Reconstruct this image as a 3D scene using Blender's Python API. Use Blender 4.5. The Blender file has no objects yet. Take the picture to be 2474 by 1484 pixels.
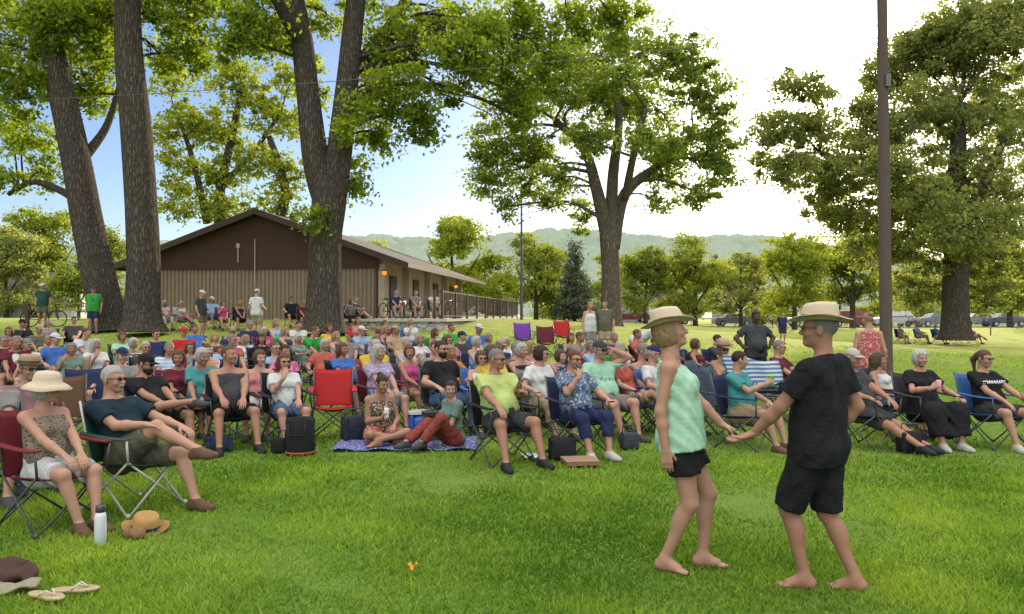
import bpy, math, random
import numpy as np
from mathutils import Vector, Matrix
from mathutils.bvhtree import BVHTree
random.seed(7); rng=np.random.default_rng(7)
S_=bpy.context.scene; C=S_.collection
S_.view_settings.view_transform='Standard'; S_.view_settings.look='None'; S_.view_settings.exposure=0; S_.view_settings.gamma=1
A=lambda *v: np.array(v,float)
R_=math.radians
# ---------------------------------------------------------------- camera
F=1870.; PITCH=math.atan(23/F); CZ=1.62
cam=bpy.data.cameras.new('camera'); co=bpy.data.objects.new('camera',cam); C.objects.link(co)
co.location=(0,0,CZ); co.rotation_euler=(math.pi/2+PITCH,0,0); cam.sensor_width=36; cam.lens=36*F/2474; cam.clip_end=6000; cam.clip_start=.05
S_.camera=co
def W3(px,py,Y):
    r,f,u=px-1237,F,742-py
    f2=f*math.cos(PITCH)-u*math.sin(PITCH); u2=f*math.sin(PITCH)+u*math.cos(PITCH)
    k=Y/f2; return A(r*k,Y,CZ+u2*k)
def sst(a,b,t):
    t=np.clip((t-a)/(b-a),0,1); return t*t*(3-2*t)
def gz(x,y):
    return 1.5*sst(14.,38.,y)*(1-sst(-4.,25.,x))+.5*sst(48.,80.,y)*sst(0.,20.,x)
def gnd(px,Y):
    x=(px-1237)/F*Y*1.0; return A(x,Y,float(gz(x,Y)))
# ---------------------------------------------------------------- helpers
def tag(o,label=None,cat=None,group=None,kind=None):
    for k,v in (('label',label),('category',cat),('group',group),('kind',kind)):
        if v: o[k]=v
    return o
def obj(name,me,parent=None,color=None,M=None):
    o=bpy.data.objects.new(name,me); C.objects.link(o)
    if parent is not None: o.parent=parent
    if M is not None: o.matrix_basis=M
    if color is not None: o.color=(color[0],color[1],color[2],1)
    return o
def empty(name,loc,rz=0,s=1):
    o=bpy.data.objects.new(name,None); C.objects.link(o); o.location=tuple(loc); o.rotation_euler=(0,0,rz); o.scale=(s,s,s); o.empty_display_size=.1; return o
def mesh_np(name,V,Q,mats=(),mi=None,smooth=True,tone=None):
    me=bpy.data.meshes.new(name); n=len(Q); k=Q.shape[1]
    me.vertices.add(len(V)); me.vertices.foreach_set('co',np.ascontiguousarray(V,dtype=np.float32).ravel())
    me.loops.add(n*k); me.loops.foreach_set('vertex_index',np.ascontiguousarray(Q,dtype=np.int32).ravel())
    me.polygons.add(n); me.polygons.foreach_set('loop_start',np.arange(0,n*k,k,dtype=np.int32))
    try: me.polygons.foreach_set('loop_total',np.full(n,k,dtype=np.int32))
    except Exception: pass
    for m in mats: me.materials.append(m)
    if mi is not None: me.polygons.foreach_set('material_index',np.asarray(mi,dtype=np.int32))
    me.polygons.foreach_set('use_smooth',np.full(n,smooth,dtype=bool))
    if tone is not None:
        a=me.attributes.new('tone','FLOAT','POINT'); a.data.foreach_set('value',np.asarray(tone,dtype=np.float32))
    me.update(calc_edges=True); return me
class MB:
    def __init__(s): s.v=[]; s.f=[]; s.m=[]
    def add(s,V,Fs,m=0):
        b=len(s.v); s.v+= [tuple(map(float,p)) for p in V]; s.f+=[tuple(i+b for i in f) for f in Fs]; s.m+=[m]*len(Fs); return s
    def box(s,c,sz,m=0,R=None):
        c=A(*c); V=[]
        for x in(-.5,.5):
            for y in(-.5,.5):
                for z in(-.5,.5):
                    p=A(x*sz[0],y*sz[1],z*sz[2]); V.append(c+(R@p if R is not None else p))
        return s.add(V,[(0,1,3,2),(4,6,7,5),(0,4,5,1),(2,3,7,6),(0,2,6,4),(1,5,7,3)],m)
    def tube(s,P,r,n=8,m=0,cap=True,jit=0):
        P=[A(*p) for p in P]; N=len(P); r=[r]*N if np.isscalar(r) else r; V=[]; Fs=[]
        t0=P[1]-P[0]; up=A(0,1,0) if abs(t0[2])>abs(t0[1])*.7 else A(0,0,1)
        for i in range(N):
            t=P[min(i+1,N-1)]-P[max(i-1,0)]; t/=np.linalg.norm(t)+1e-9
            a=np.cross(t,up); a/=np.linalg.norm(a)+1e-9; b=np.cross(a,t)
            for j in range(n):
                q=2*math.pi*j/n; rr=r[i]*(1+jit*(math.sin(j*2.4+i*.35)+.6*math.sin(j*5.1+i*.21)))
                V.append(P[i]+(a*math.cos(q)+b*math.sin(q))*rr)
        for i in range(N-1):
            for j in range(n):
                k=(j+1)%n; Fs.append((i*n+j,i*n+k,(i+1)*n+k,(i+1)*n+j))
        if cap: Fs.append(tuple(range(n))[::-1]); Fs.append(tuple((N-1)*n+j for j in range(n)))
        return s.add(V,Fs,m)
    def lathe(s,prof,n=24,m=0,sy=1,c=(0,0,0),fn=None):
        V=[];Fs=[];N=len(prof)
        for (r,z) in prof:
            for j in range(n):
                q=2*math.pi*j/n; p=A(r*math.cos(q),r*math.sin(q)*sy,z)
                if fn: p=fn(p,r,q)
                V.append(p+A(*c))
        for i in range(N-1):
            for j in range(n):
                k=(j+1)%n; Fs.append((i*n+j,i*n+k,(i+1)*n+k,(i+1)*n+j))
        Fs.append(tuple(range(n))[::-1]); Fs.append(tuple((N-1)*n+j for j in range(n)))
        return s.add(V,Fs,m)
    def sheet(s,fn,nu,nv,th,m=0):
        V=[];Fs=[]
        for k in (0,1):
            for i in range(nu+1):
                for j in range(nv+1):
                    p=A(*fn(i/nu,j/nv)); V.append(p+A(0,0,-th*k) if abs(th)<1 else p)
        w=nv+1; o=(nu+1)*w
        for i in range(nu):
            for j in range(nv):
                a=i*w+j; Fs.append((a,a+w,a+w+1,a+1)); Fs.append((o+a,o+a+1,o+a+w+1,o+a+w))
        for i in range(nu):
            a=i*w; Fs.append((a,o+a,o+a+w,a+w)); a=i*w+nv; Fs.append((a,a+w,o+a+w,o+a))
        for j in range(nv):
            a=j; Fs.append((a,a+1,o+a+1,o+a)); a=nu*w+j; Fs.append((a,o+a,o+a+1,a+1))
        return s.add(V,Fs,m)
    def mesh(s,name,mats,smooth=False):
        me=bpy.data.meshes.new(name); me.from_pydata(s.v,[],s.f)
        for m in mats: me.materials.append(m)
        me.polygons.foreach_set('material_index',s.m); me.polygons.foreach_set('use_smooth',[smooth]*len(s.f)); me.update()
        return me
    def build(s,name,mats,parent=None,color=None,smooth=False,M=None): return obj(name,s.mesh(name,mats if isinstance(mats,(list,tuple)) else [mats],smooth),parent,color,M)
# ---------------------------------------------------------------- materials
MATS={}
def newmat(n):
    m=bpy.data.materials.new(n); m.use_nodes=True; nt=m.node_tree; nt.nodes.clear(); out=nt.nodes.new('ShaderNodeOutputMaterial'); MATS[n]=m
    return m,nt,out
def N(nt,t,**kw):
    n=nt.nodes.new('ShaderNode'+t)
    for k,v in kw.items():
        if k in n.inputs: n.inputs[k].default_value=v
        else: setattr(n,k,v)
    return n
def mixc(nt,f,a,b,bt='MIX'):
    n=nt.nodes.new('ShaderNodeMix'); n.data_type='RGBA'; n.blend_type=bt
    for i,v in ((0,f),(6,a),(7,b)):
        if hasattr(v,'is_linked') or isinstance(v,bpy.types.NodeSocket): nt.links.new(v,n.inputs[i])
        else: n.inputs[i].default_value=v if i==0 else (*v,1)
    return n.outputs[2]
def ramp(nt,src,stops):
    r=nt.nodes.new('ShaderNodeValToRGB'); e=r.color_ramp.elements
    while len(e)<len(stops): e.new(.5)
    for q,(p,c) in zip(e,stops): q.position=p; q.color=(*c,1) if len(c)==3 else c
    nt.links.new(src,r.inputs[0]); return r.outputs[0]
def coord(nt,scale=(1,1,1),kind='Object'):
    t=nt.nodes.new('ShaderNodeTexCoord'); m=nt.nodes.new('ShaderNodeMapping'); m.inputs['Scale'].default_value=scale
    nt.links.new(t.outputs[kind],m.inputs[0]); return m.outputs[0]
def noise(nt,vec,sc,det=4,rough=.6):
    n=nt.nodes.new('ShaderNodeTexNoise'); n.inputs['Scale'].default_value=sc; n.inputs['Detail'].default_value=det; n.inputs['Roughness'].default_value=rough
    nt.links.new(vec,n.inputs['Vector']); return n.outputs[0]
def bump(nt,h,st,dist=.02):
    b=nt.nodes.new('ShaderNodeBump'); b.inputs['Strength'].default_value=st; b.inputs['Distance'].default_value=dist; nt.links.new(h,b.inputs['Height']); return b.outputs[0]
def princ(nt,out,col,rough=.6,nrm=None,metal=0,spec=.3,sss=0):
    p=nt.nodes.new('ShaderNodeBsdfPrincipled'); p.inputs['Roughness'].default_value=rough; p.inputs['Metallic'].default_value=metal; p.inputs['Specular IOR Level'].default_value=spec
    if isinstance(col,bpy.types.NodeSocket): nt.links.new(col,p.inputs['Base Color'])
    else: p.inputs['Base Color'].default_value=(*col,1)
    if nrm is not None: nt.links.new(nrm,p.inputs['Normal'])
    nt.links.new(p.outputs[0],out.inputs[0]); return p
def simple(n,col,rough=.6,metal=0,ns=8,amt=.25,bst=.15,spec=.3,scale=(1,1,1)):
    m,nt,out=newmat(n); v=coord(nt,scale); h=noise(nt,v,ns)
    c=mixc(nt,h,tuple(x*(1-amt) for x in col),tuple(min(1,x*(1+amt)) for x in col)); princ(nt,out,c,rough,bump(nt,h,bst),metal,spec); return m
def objcol(n,rough=.85,ns=25,amt=.3,bst=.3,spec=.2,pat=None,scale=(1,1,1),mul=(1,1,1),bd=.01):
    m,nt,out=newmat(n); oi=nt.nodes.new('ShaderNodeObjectInfo'); v=coord(nt,scale); h=noise(nt,v,ns); c=oi.outputs['Color']
    c=mixc(nt,1.,c,mul,'MULTIPLY')
    if pat=='floral':
        vo=nt.nodes.new('ShaderNodeTexVoronoi'); vo.inputs['Scale'].default_value=30; nt.links.new(v,vo.inputs['Vector'])
        f=ramp(nt,vo.outputs['Distance'],[(.0,(.7,.7,.7)),(.3,(.7,.7,.7)),(.45,(0,0,0))])
        hue=mixc(nt,.6,vo.outputs['Color'],(.5,.43,.4)); c=mixc(nt,f,c,hue)
    elif pat=='stripe':
        w=nt.nodes.new('ShaderNodeTexWave'); w.inputs['Scale'].default_value=5; w.bands_direction='Z'; nt.links.new(v,w.inputs['Vector'])
        c=mixc(nt,ramp(nt,w.outputs[1],[(.45,(0,0,0)),(.65,(1,1,1))]),c,(.48,.5,.5))
    elif pat=='leopard':
        vo=nt.nodes.new('ShaderNodeTexVoronoi'); vo.inputs['Scale'].default_value=55; nt.links.new(v,vo.inputs['Vector'])
        c=mixc(nt,ramp(nt,vo.outputs['Distance'],[(.28,(1,1,1)),(.4,(0,0,0))]),c,(.03,.02,.015))
    elif pat=='tiedye':
        v2=coord(nt,(1,1,.4)); h2=noise(nt,v2,11,6); c=mixc(nt,ramp(nt,h2,[(.42,(0,0,0)),(.75,(.6,.6,.6))]),c,(.52,.7,.58))
    lo=mixc(nt,1.,c,(1-amt,)*3,'MULTIPLY'); c=mixc(nt,h,lo,c)
    nb=bump(nt,h,bst,bd)
    if n.endswith('cloth'):
        b2=nt.nodes.new('ShaderNodeBump'); b2.inputs['Strength'].default_value=.5; b2.inputs['Distance'].default_value=.018; nt.links.new(noise(nt,coord(nt,(1,1,.55)),20,3),b2.inputs['Height']); nt.links.new(nb,b2.inputs['Normal']); nb=b2.outputs[0]
    princ(nt,out,c,rough,nb,0,spec); return m
skin=objcol('skin',.55,14,.22,.05,.3); cloth=objcol('cloth',.9,9,.3,.8,.15,bd=.04)
floral=objcol('floral_cloth',.9,12,.25,.5,.15,'floral'); stripe=objcol('striped_cloth',.9,12,.2,.4,.15,'stripe'); leopard=objcol('leopard_cloth',.9,12,.2,.3,.15,'leopard'); tiedye=objcol('tie_dye_cloth',.9,9,.2,.6,.15,'tiedye',bd=.03)
PAT={'plain':cloth,'floral':floral,'stripe':stripe,'leopard':leopard,'tiedye':tiedye}
hairm=objcol('hair',.6,70,.65,.9,.25,scale=(1,1,.3)); lip=objcol('lip',.5,20,.1,.05,.4,mul=(.85,.5,.5)); brow=objcol('brow',.8,20,.1,.05,.2,mul=(.5,.42,.38)); eyem=simple('eye',(.14,.12,.11),.15,amt=.1,spec=.6)
plastic=objcol('plastic',.35,6,.1,.05,.5); metalc=objcol('painted_metal',.35,30,.15,.05,.5); fabric=objcol('chair_fabric',.8,140,.35,.25,.2)
straw=objcol('straw',.75,130,.35,.6,.2); lensm=simple('dark_lens',(.01,.01,.012),.08,amt=.05,spec=.7); shoem=objcol('shoe',.7,40,.3,.3,.25)
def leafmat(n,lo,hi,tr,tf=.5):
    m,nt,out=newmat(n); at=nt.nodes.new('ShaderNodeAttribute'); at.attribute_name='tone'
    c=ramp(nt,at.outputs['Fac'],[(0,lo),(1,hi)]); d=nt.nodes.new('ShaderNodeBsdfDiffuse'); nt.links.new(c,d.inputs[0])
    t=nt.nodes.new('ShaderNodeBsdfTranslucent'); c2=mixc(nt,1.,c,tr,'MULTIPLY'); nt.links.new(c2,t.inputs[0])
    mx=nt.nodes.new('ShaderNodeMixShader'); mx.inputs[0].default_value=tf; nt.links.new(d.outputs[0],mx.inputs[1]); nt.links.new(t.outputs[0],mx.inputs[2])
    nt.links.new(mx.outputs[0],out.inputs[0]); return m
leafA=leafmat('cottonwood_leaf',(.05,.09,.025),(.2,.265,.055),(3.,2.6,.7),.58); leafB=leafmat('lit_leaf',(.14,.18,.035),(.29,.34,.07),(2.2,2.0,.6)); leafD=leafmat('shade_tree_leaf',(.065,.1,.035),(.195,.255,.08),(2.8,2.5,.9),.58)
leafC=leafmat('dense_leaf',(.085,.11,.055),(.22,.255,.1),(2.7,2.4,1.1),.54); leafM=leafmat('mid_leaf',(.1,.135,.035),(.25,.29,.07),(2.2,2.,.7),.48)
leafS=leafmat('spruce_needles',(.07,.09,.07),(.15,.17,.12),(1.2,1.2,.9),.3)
grassm=leafmat('grass_blade',(.055,.14,.018),(.3,.42,.07),(1.8,1.6,.5),.42)
def barkmat(name,mul):
    m,nt,out=newmat(name); v=coord(nt,(9,9,1.7)); h=noise(nt,v,3.2,6,.7); vo=N(nt,'TexVoronoi',feature='DISTANCE_TO_EDGE'); vo.inputs['Scale'].default_value=1.5
    wv=nt.nodes.new('ShaderNodeVectorMath'); wv.operation='ADD'; nt.links.new(v,wv.inputs[0]); nz_=nt.nodes.new('ShaderNodeTexNoise'); nz_.inputs['Scale'].default_value=1.3; nt.links.new(v,nz_.inputs['Vector']); nt.links.new(nz_.outputs['Color'],wv.inputs[1]); nt.links.new(wv.outputs[0],vo.inputs['Vector'])
    f=ramp(nt,vo.outputs['Distance'],[(0,(0,0,0)),(.28,(1,1,1))]); hh=mixc(nt,.55,f,h)
    princ(nt,out,ramp(nt,hh,[(p,tuple(x*mul for x in c)) for p,c in((.1,(.04,.032,.025)),(.5,(.105,.085,.068)),(.95,(.2,.17,.14)))]),.95,bump(nt,hh,1.,.12),0,.1); return m
bark=barkmat('bark',.9); bark2=barkmat('pale_bark',1.5)
m,nt,out=newmat('lawn'); v=coord(nt,(1,1,1)); a=noise(nt,v,.12,5); b=noise(nt,v,1.3,5); c_=noise(nt,v,30,3,.8)
c1=mixc(nt,c_,(.05,.12,.016),(.19,.29,.05)); c2=mixc(nt,ramp(nt,b,[(.4,(0,0,0)),(.7,(.6,.6,.6))]),c1,(.16,.22,.045))
c3=mixc(nt,ramp(nt,a,[(.45,(0,0,0)),(.75,(.55,.55,.55))]),c2,(.27,.29,.08))
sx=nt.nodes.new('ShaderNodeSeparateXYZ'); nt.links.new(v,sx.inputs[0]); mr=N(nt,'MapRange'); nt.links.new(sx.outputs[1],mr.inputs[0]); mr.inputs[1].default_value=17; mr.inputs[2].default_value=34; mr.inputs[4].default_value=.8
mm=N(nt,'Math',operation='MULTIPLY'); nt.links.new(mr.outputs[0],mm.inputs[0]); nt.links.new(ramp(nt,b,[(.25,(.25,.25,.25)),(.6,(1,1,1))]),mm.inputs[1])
c4=mixc(nt,mm.outputs[0],c3,(.39,.39,.1)); princ(nt,out,c4,.95,bump(nt,c_,.8,.05),0,.05); lawn=m  # far lawn yellower: dry grass, plus sunlit brightness put into the colour
asphalt=simple('asphalt',(.06,.06,.062),.9,ns=40); concrete=simple('concrete',(.4,.38,.34),.9,ns=6); 
m,nt,out=newmat('stone'); v=coord(nt,(1,1,1.8)); vo=N(nt,'TexVoronoi'); vo.inputs['Scale'].default_value=3.2; nt.links.new(v,vo.inputs['Vector']); ve=N(nt,'TexVoronoi',feature='DISTANCE_TO_EDGE'); ve.inputs['Scale'].default_value=3.2; nt.links.new(v,ve.inputs['Vector'])
c=mixc(nt,.35,(.3,.27,.22),vo.outputs['Color']); c=mixc(nt,.6,c,(.3,.27,.23)); e=ramp(nt,ve.outputs['Distance'],[(0,(0,0,0)),(.06,(1,1,1))]); princ(nt,out,mixc(nt,e,(.08,.07,.06),c),.9,bump(nt,e,.6,.05)); stone=m
darkwood=simple('brown_siding',(.062,.033,.023),.8,ns=5,scale=(1,1,6)); tanwood=simple('tan_siding',(.235,.18,.122),.8,ns=4,scale=(1,1,.3)); beige=simple('beige_block',(.38,.3,.21),.9,ns=5); shingle=simple('shingles',(.09,.077,.065),.95,ns=14,bst=.6,amt=.4); brownm=simple('brown_paint',(.05,.026,.018),.5,ns=10); white=simple('white_paint',(.6,.59,.56),.6,ns=4,amt=.08); greys=simple('grey_siding',(.25,.26,.25),.8,ns=3,scale=(1,1,8)); glassm=simple('window_glass',(.03,.04,.05),.08,amt=.3,spec=.8); polewood=simple('pole_wood',(.095,.07,.055),.9,ns=5,scale=(14,14,.6),bst=.8,amt=.5); galv=simple('dark_steel',(.12,.12,.12),.45,.6); tyre=simple('tyre_rubber',(.02,.02,.02),.8); chrome=simple('rim_steel',(.5,.5,.52),.3,.8)
m,nt,out=newmat('lit_lamp'); e=N(nt,'Emission'); e.inputs[0].default_value=(1,.3,.03,1); e.inputs[1].default_value=1.5; nt.links.new(e.outputs[0],out.inputs[0]); lampm=m
m,nt,out=newmat('inked'); princ(nt,out,(.8,.8,.8),.7); inkw=m
m,nt,out=newmat('inkdark'); princ(nt,out,(.03,.03,.06),.7); inkd=m
# ---------------------------------------------------------------- world and sun
SUNAZ=math.atan((2030-1237)/F); SUNEL=R_(16.6)
sv=Vector((math.sin(SUNAZ)*math.cos(SUNEL),math.cos(SUNAZ)*math.cos(SUNEL),math.sin(SUNEL)))
w=bpy.data.worlds.new('World'); S_.world=w; w.use_nodes=True; nt=w.node_tree; nt.nodes.clear()
out=nt.nodes.new('ShaderNodeOutputWorld'); sky=nt.nodes.new('ShaderNodeTexSky'); sky.sky_type='NISHITA'; sky.sun_disc=False; sky.sun_elevation=SUNEL; sky.sun_rotation=SUNAZ; sky.dust_density=.3; sky.air_density=1.; sky.ozone_density=3.
bg=nt.nodes.new('ShaderNodeBackground'); bg.inputs[1].default_value=.13; nt.links.new(mixc(nt,1.,sky.outputs[0],(1.4,1.28,1.35),'MULTIPLY'),bg.inputs[0])
tc=nt.nodes.new('ShaderNodeTexCoord'); dt=N(nt,'VectorMath',operation='DOT_PRODUCT'); dt.inputs[1].default_value=sv; nt.links.new(tc.outputs['Generated'],dt.inputs[0])
def mth(op,a,b):
    p=N(nt,'Math',operation=op)
    for i,v in enumerate((a,b)):
        if isinstance(v,bpy.types.NodeSocket): nt.links.new(v,p.inputs[i])
        else: p.inputs[i].default_value=v
    return p.outputs[0]
def mrange(v,a,b):
    q=N(nt,'MapRange',interpolation_type='SMOOTHSTEP'); nt.links.new(v,q.inputs[0]); q.inputs[1].default_value=a; q.inputs[2].default_value=b; return q.outputs[0]
mx=mth('MAXIMUM',dt.outputs['Value'],0.); tot=0.
for pw,st in ((16,.9),(60,4.5),(600,12),(5000,120)): tot=mth('ADD',mth('MULTIPLY',mth('POWER',mx,pw),st),tot)
bg2=nt.nodes.new('ShaderNodeBackground'); bg2.inputs[0].default_value=(1,.88,.66,1); nt.links.new(tot,bg2.inputs[1])
sx=nt.nodes.new('ShaderNodeSeparateXYZ'); nt.links.new(tc.outputs['Generated'],sx.inputs[0])
# added fill light: extra sky brightness overhead and behind the camera, out of frame
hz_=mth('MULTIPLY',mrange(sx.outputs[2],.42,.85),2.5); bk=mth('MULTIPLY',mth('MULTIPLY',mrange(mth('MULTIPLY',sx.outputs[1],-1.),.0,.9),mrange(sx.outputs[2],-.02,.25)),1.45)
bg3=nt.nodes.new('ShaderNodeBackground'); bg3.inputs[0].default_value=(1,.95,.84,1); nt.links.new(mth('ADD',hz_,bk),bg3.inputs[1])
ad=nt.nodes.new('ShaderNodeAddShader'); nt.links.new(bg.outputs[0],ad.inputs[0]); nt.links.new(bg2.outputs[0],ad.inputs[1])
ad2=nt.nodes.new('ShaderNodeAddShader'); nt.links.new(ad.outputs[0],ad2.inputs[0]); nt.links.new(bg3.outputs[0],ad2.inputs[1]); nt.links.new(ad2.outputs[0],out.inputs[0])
sl=bpy.data.lights.new('sun','SUN'); sl.energy=5; sl.angle=R_(.5); sl.color=(1,.84,.58); so=bpy.data.objects.new('sun',sl); C.objects.link(so); so.rotation_euler=sv.to_track_quat('Z','Y').to_euler(); so.location=(20,50,30)
# ---------------------------------------------------------------- ground
def axis(parts): return np.concatenate([np.arange(*p) for p in parts])
xs=axis([(-1500,-100,100),(-100,-30,5),(-30,35,.8),(35,100,5),(100,1600,100)]); ys=axis([(-30,60,.8),(60,120,4),(120,400,40),(400,3000,200)])
X,Yg=np.meshgrid(xs,ys,indexing='ij'); Z=gz(X,Yg)+.012*np.sin(X*1.3+Yg*.7)*np.cos(Yg*1.1-X*.4)*(Yg<60)
V=np.stack([X,Yg,Z],-1).reshape(-1,3); ny=len(ys); i,j=np.meshgrid(np.arange(len(xs)-1),np.arange(ny-1),indexing='ij'); a=(i*ny+j).ravel()
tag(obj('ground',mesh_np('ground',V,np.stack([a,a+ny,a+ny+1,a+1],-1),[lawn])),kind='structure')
n1,n2=230000,80000
d=np.concatenate([3.2*np.exp(rng.random(n1)*math.log(9/3.2)),9*np.exp(rng.random(n2)*math.log(30/9))]); n=n1+n2
x=d*(rng.random(n)*1.46-.73); z=gz(x,d); pt=np.sin(x*2.1+.8*np.sin(d*1.3))*np.cos(d*1.7+x*.6)+.6*np.sin(x*6.1+2*np.sin(d*4.3))*np.sin(d*7.7); hgt=(.012+.038*rng.random(n)**1.7)*(1+.45*pt); hgt*=np.where(d>9,1.3,1); wd=.0022+.0008*d*(.5+rng.random(n)); az=rng.random(n)*6.283
dx,dy=np.cos(az)*wd,np.sin(az)*wd; l=rng.normal(0,.8,(n,2))*hgt[:,None]
V=np.empty((n,3,3)); V[:,0]=np.stack([x-dx,d-dy,z-.008],-1); V[:,1]=np.stack([x+dx,d+dy,z-.008],-1); V[:,2]=np.stack([x+l[:,0],d+l[:,1],z+hgt],-1)
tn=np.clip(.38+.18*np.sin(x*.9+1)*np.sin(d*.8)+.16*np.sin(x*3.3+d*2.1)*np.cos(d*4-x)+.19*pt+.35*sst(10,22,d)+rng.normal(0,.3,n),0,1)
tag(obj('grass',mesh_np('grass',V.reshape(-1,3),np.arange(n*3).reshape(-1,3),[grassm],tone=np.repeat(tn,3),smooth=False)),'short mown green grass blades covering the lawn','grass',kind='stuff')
# road on the right
mb=MB()
def strip(x0,x1,y0,y1,dz,m=0,n=30):
    for k in range(n):
        xa=x0+(x1-x0)*k/n; xb=x0+(x1-x0)*(k+1)/n
        mb.add([(xa,y0,gz(xa,y0)+dz),(xb,y0,gz(xb,y0)+dz),(xb,y1,gz(xb,y1)+dz),(xa,y1,gz(xa,y1)+dz)],[(0,1,2,3)],m)
strip(4,110,79,87,.03); mb.build('road',asphalt)['kind']='structure'
mb=MB(); strip(4,110,78.7,79,.13); strip(4,110,87,87.3,.13); mb.build('kerb',concrete)['kind']='structure'
# ---------------------------------------------------------------- trees
def spline(P,k=6):
    P=np.array(P,float); o=[]; n=len(P)
    for i in range(n-1):
        p0,p1,p2,p3=P[max(i-1,0)],P[i],P[i+1],P[min(i+2,n-1)]
        for t in np.arange(k)/k: o.append(.5*((2*p1)+(p2-p0)*t+(2*p0-5*p1+4*p2-p3)*t*t+(3*p1-p0-3*p2+p3)*t**3))
    o.append(P[-1]); return np.array(o)
def crown_arrays(blobs,lpc,ls,cr,tone0=.45,droop=0):
    cs=[];ts=[];cl=[]
    for c,r,nc in blobs:
        u=rng.normal(size=(nc,3)); u/=np.linalg.norm(u,axis=1)[:,None]; u*=(rng.random(nc)**.45)[:,None]
        k=c+u*r; cl.append(k); sz=cr*(.4+1.2*rng.random(nc))
        off=rng.normal(size=(nc,lpc,3))*A(1,1,.55); off*=sz[:,None,None]*.55
        if droop: off[...,2]-=droop*rng.random((nc,lpc))**2*sz[:,None]
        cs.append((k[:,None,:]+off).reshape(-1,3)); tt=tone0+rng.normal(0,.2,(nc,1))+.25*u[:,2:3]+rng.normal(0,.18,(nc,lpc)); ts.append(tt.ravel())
    c=np.concatenate(cs); t=np.clip(np.concatenate(ts),0,1); n=len(c)
    a=rng.normal(size=(n,3)); a/=np.linalg.norm(a,axis=1)[:,None]; b=rng.normal(size=(n,3)); b-=a*(a*b).sum(1)[:,None]; b/=np.linalg.norm(b,axis=1)[:,None]
    s=ls*(.6+.8*rng.random(n))[:,None]
    V=np.empty((n,4,3)); V[:,0]=c-a*s*.5; V[:,1]=c+b*s*.36-a*s*.08; V[:,2]=c+a*s*.5; V[:,3]=c-b*s*.36-a*s*.08
    return V.reshape(-1,3),np.arange(n*4).reshape(-1,4),np.repeat(t,4),cl
def tree(name,label,limbs,blobs,lpc,ls,cr,mat,group=None,tone0=.45,nseg=14,twigs=2,bk=None,droop=0):
    """limbs: lists of (point,radius); blobs: (centre,radii,clumps)"""
    base=limbs[0][0][0]; t=empty(name,base); tag(t,label,'tree',group)
    V,Q,tn,cl=crown_arrays(blobs,lpc,ls,cr,tone0,droop)
    mb=MB(); pts=[]
    for L in limbs:
        P=spline([np.append(p,r) for p,r in L]); mb.tube(P[:,:3]-base,P[:,3],nseg,jit=.045)
        pts+= [(q[:3],q[3]) for q in P[len(P)//3:]]
    PP=np.array([p for p,_ in pts]); RR=np.array([r for _,r in pts])
    for (c,r,nc),k in zip(blobs,cl):
        i=np.argmin(((PP-(c-A(0,0,r[2]*.5)))**2).sum(1)+ (PP[:,2]>c[2]+r[2])*50); s=PP[i]; r0=min(RR[i]*.5,.045*np.linalg.norm(c-s)**.5)
        mid=(s+c)/2+A(rng.normal(0,.3),rng.normal(0,.3),.12*np.linalg.norm(c-s)); P=spline([np.append(s,r0),np.append(mid,r0*.7),np.append(c,r0*.35)],4); mb.tube(P[:,:3]-base,P[:,3],6)
        for q in k[:min(twigs*3,len(k))]:
            e=P[rng.integers(3,len(P))]; mb.tube([e[:3]-base,(e[:3]+q)/2-base+rng.normal(0,.12,3),q-base],[r0*.3,r0*.2,r0*.08],5)
    mb.build('trunk',bk or bark,t,smooth=True); obj('crown',mesh_np('crown',V-base,Q,[mat],tone=tn,smooth=False),t); return t
def limb(Y,*p): return [(W3(px,py,Y+dy),r*Y/F) for px,py,r,dy in [(q+(0,))[:4] for q in p]]
DEN=1.
def blob(Y,px,py,rx,ry,n,dy=0,rd=None):
    k=(Y+dy)/F; return (W3(px,py,Y+dy),A(rx*k,(rd or max(rx,ry)*.8)*k,ry*k),max(3,int(n*DEN)))
def bl(Y,L): return [blob(Y,*q) for q in L]
BK='big cottonwood trees around the shelter'
DEN=.9
tree('cottonwood_tree','leaning furrowed cottonwood at far left beside the straight thick trunk',[limb(29.5,(266,800,56),(260,760,42),(215,560,36),(172,330,31),(120,80,26),(95,-120,21)),limb(29.5,(205,500,12),(150,462,9,1),(80,440,7,1),(20,470,5,1)),limb(29.5,(185,400,14),(255,310,9,1),(290,200,6,2))],
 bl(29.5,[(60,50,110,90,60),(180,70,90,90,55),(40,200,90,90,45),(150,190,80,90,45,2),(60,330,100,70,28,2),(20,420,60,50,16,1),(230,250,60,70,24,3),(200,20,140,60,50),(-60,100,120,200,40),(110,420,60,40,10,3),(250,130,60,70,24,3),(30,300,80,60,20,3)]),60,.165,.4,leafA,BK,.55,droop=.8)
tree('cottonwood_tree','straight thick furrowed cottonwood trunk just left of the brown shelter',[limb(28,(345,802,58),(345,755,43),(345,600,38),(327,300,34),(312,100,31),(305,-250,27))],
 bl(28,[(430,40,90,60,45,1),(450,130,70,60,30,2),(400,150,50,60,16,3),(240,60,60,80,26,2),(330,-120,250,120,90),(480,-30,90,60,30,1)]),60,.165,.4,leafA,BK,.55,droop=.8)
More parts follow.
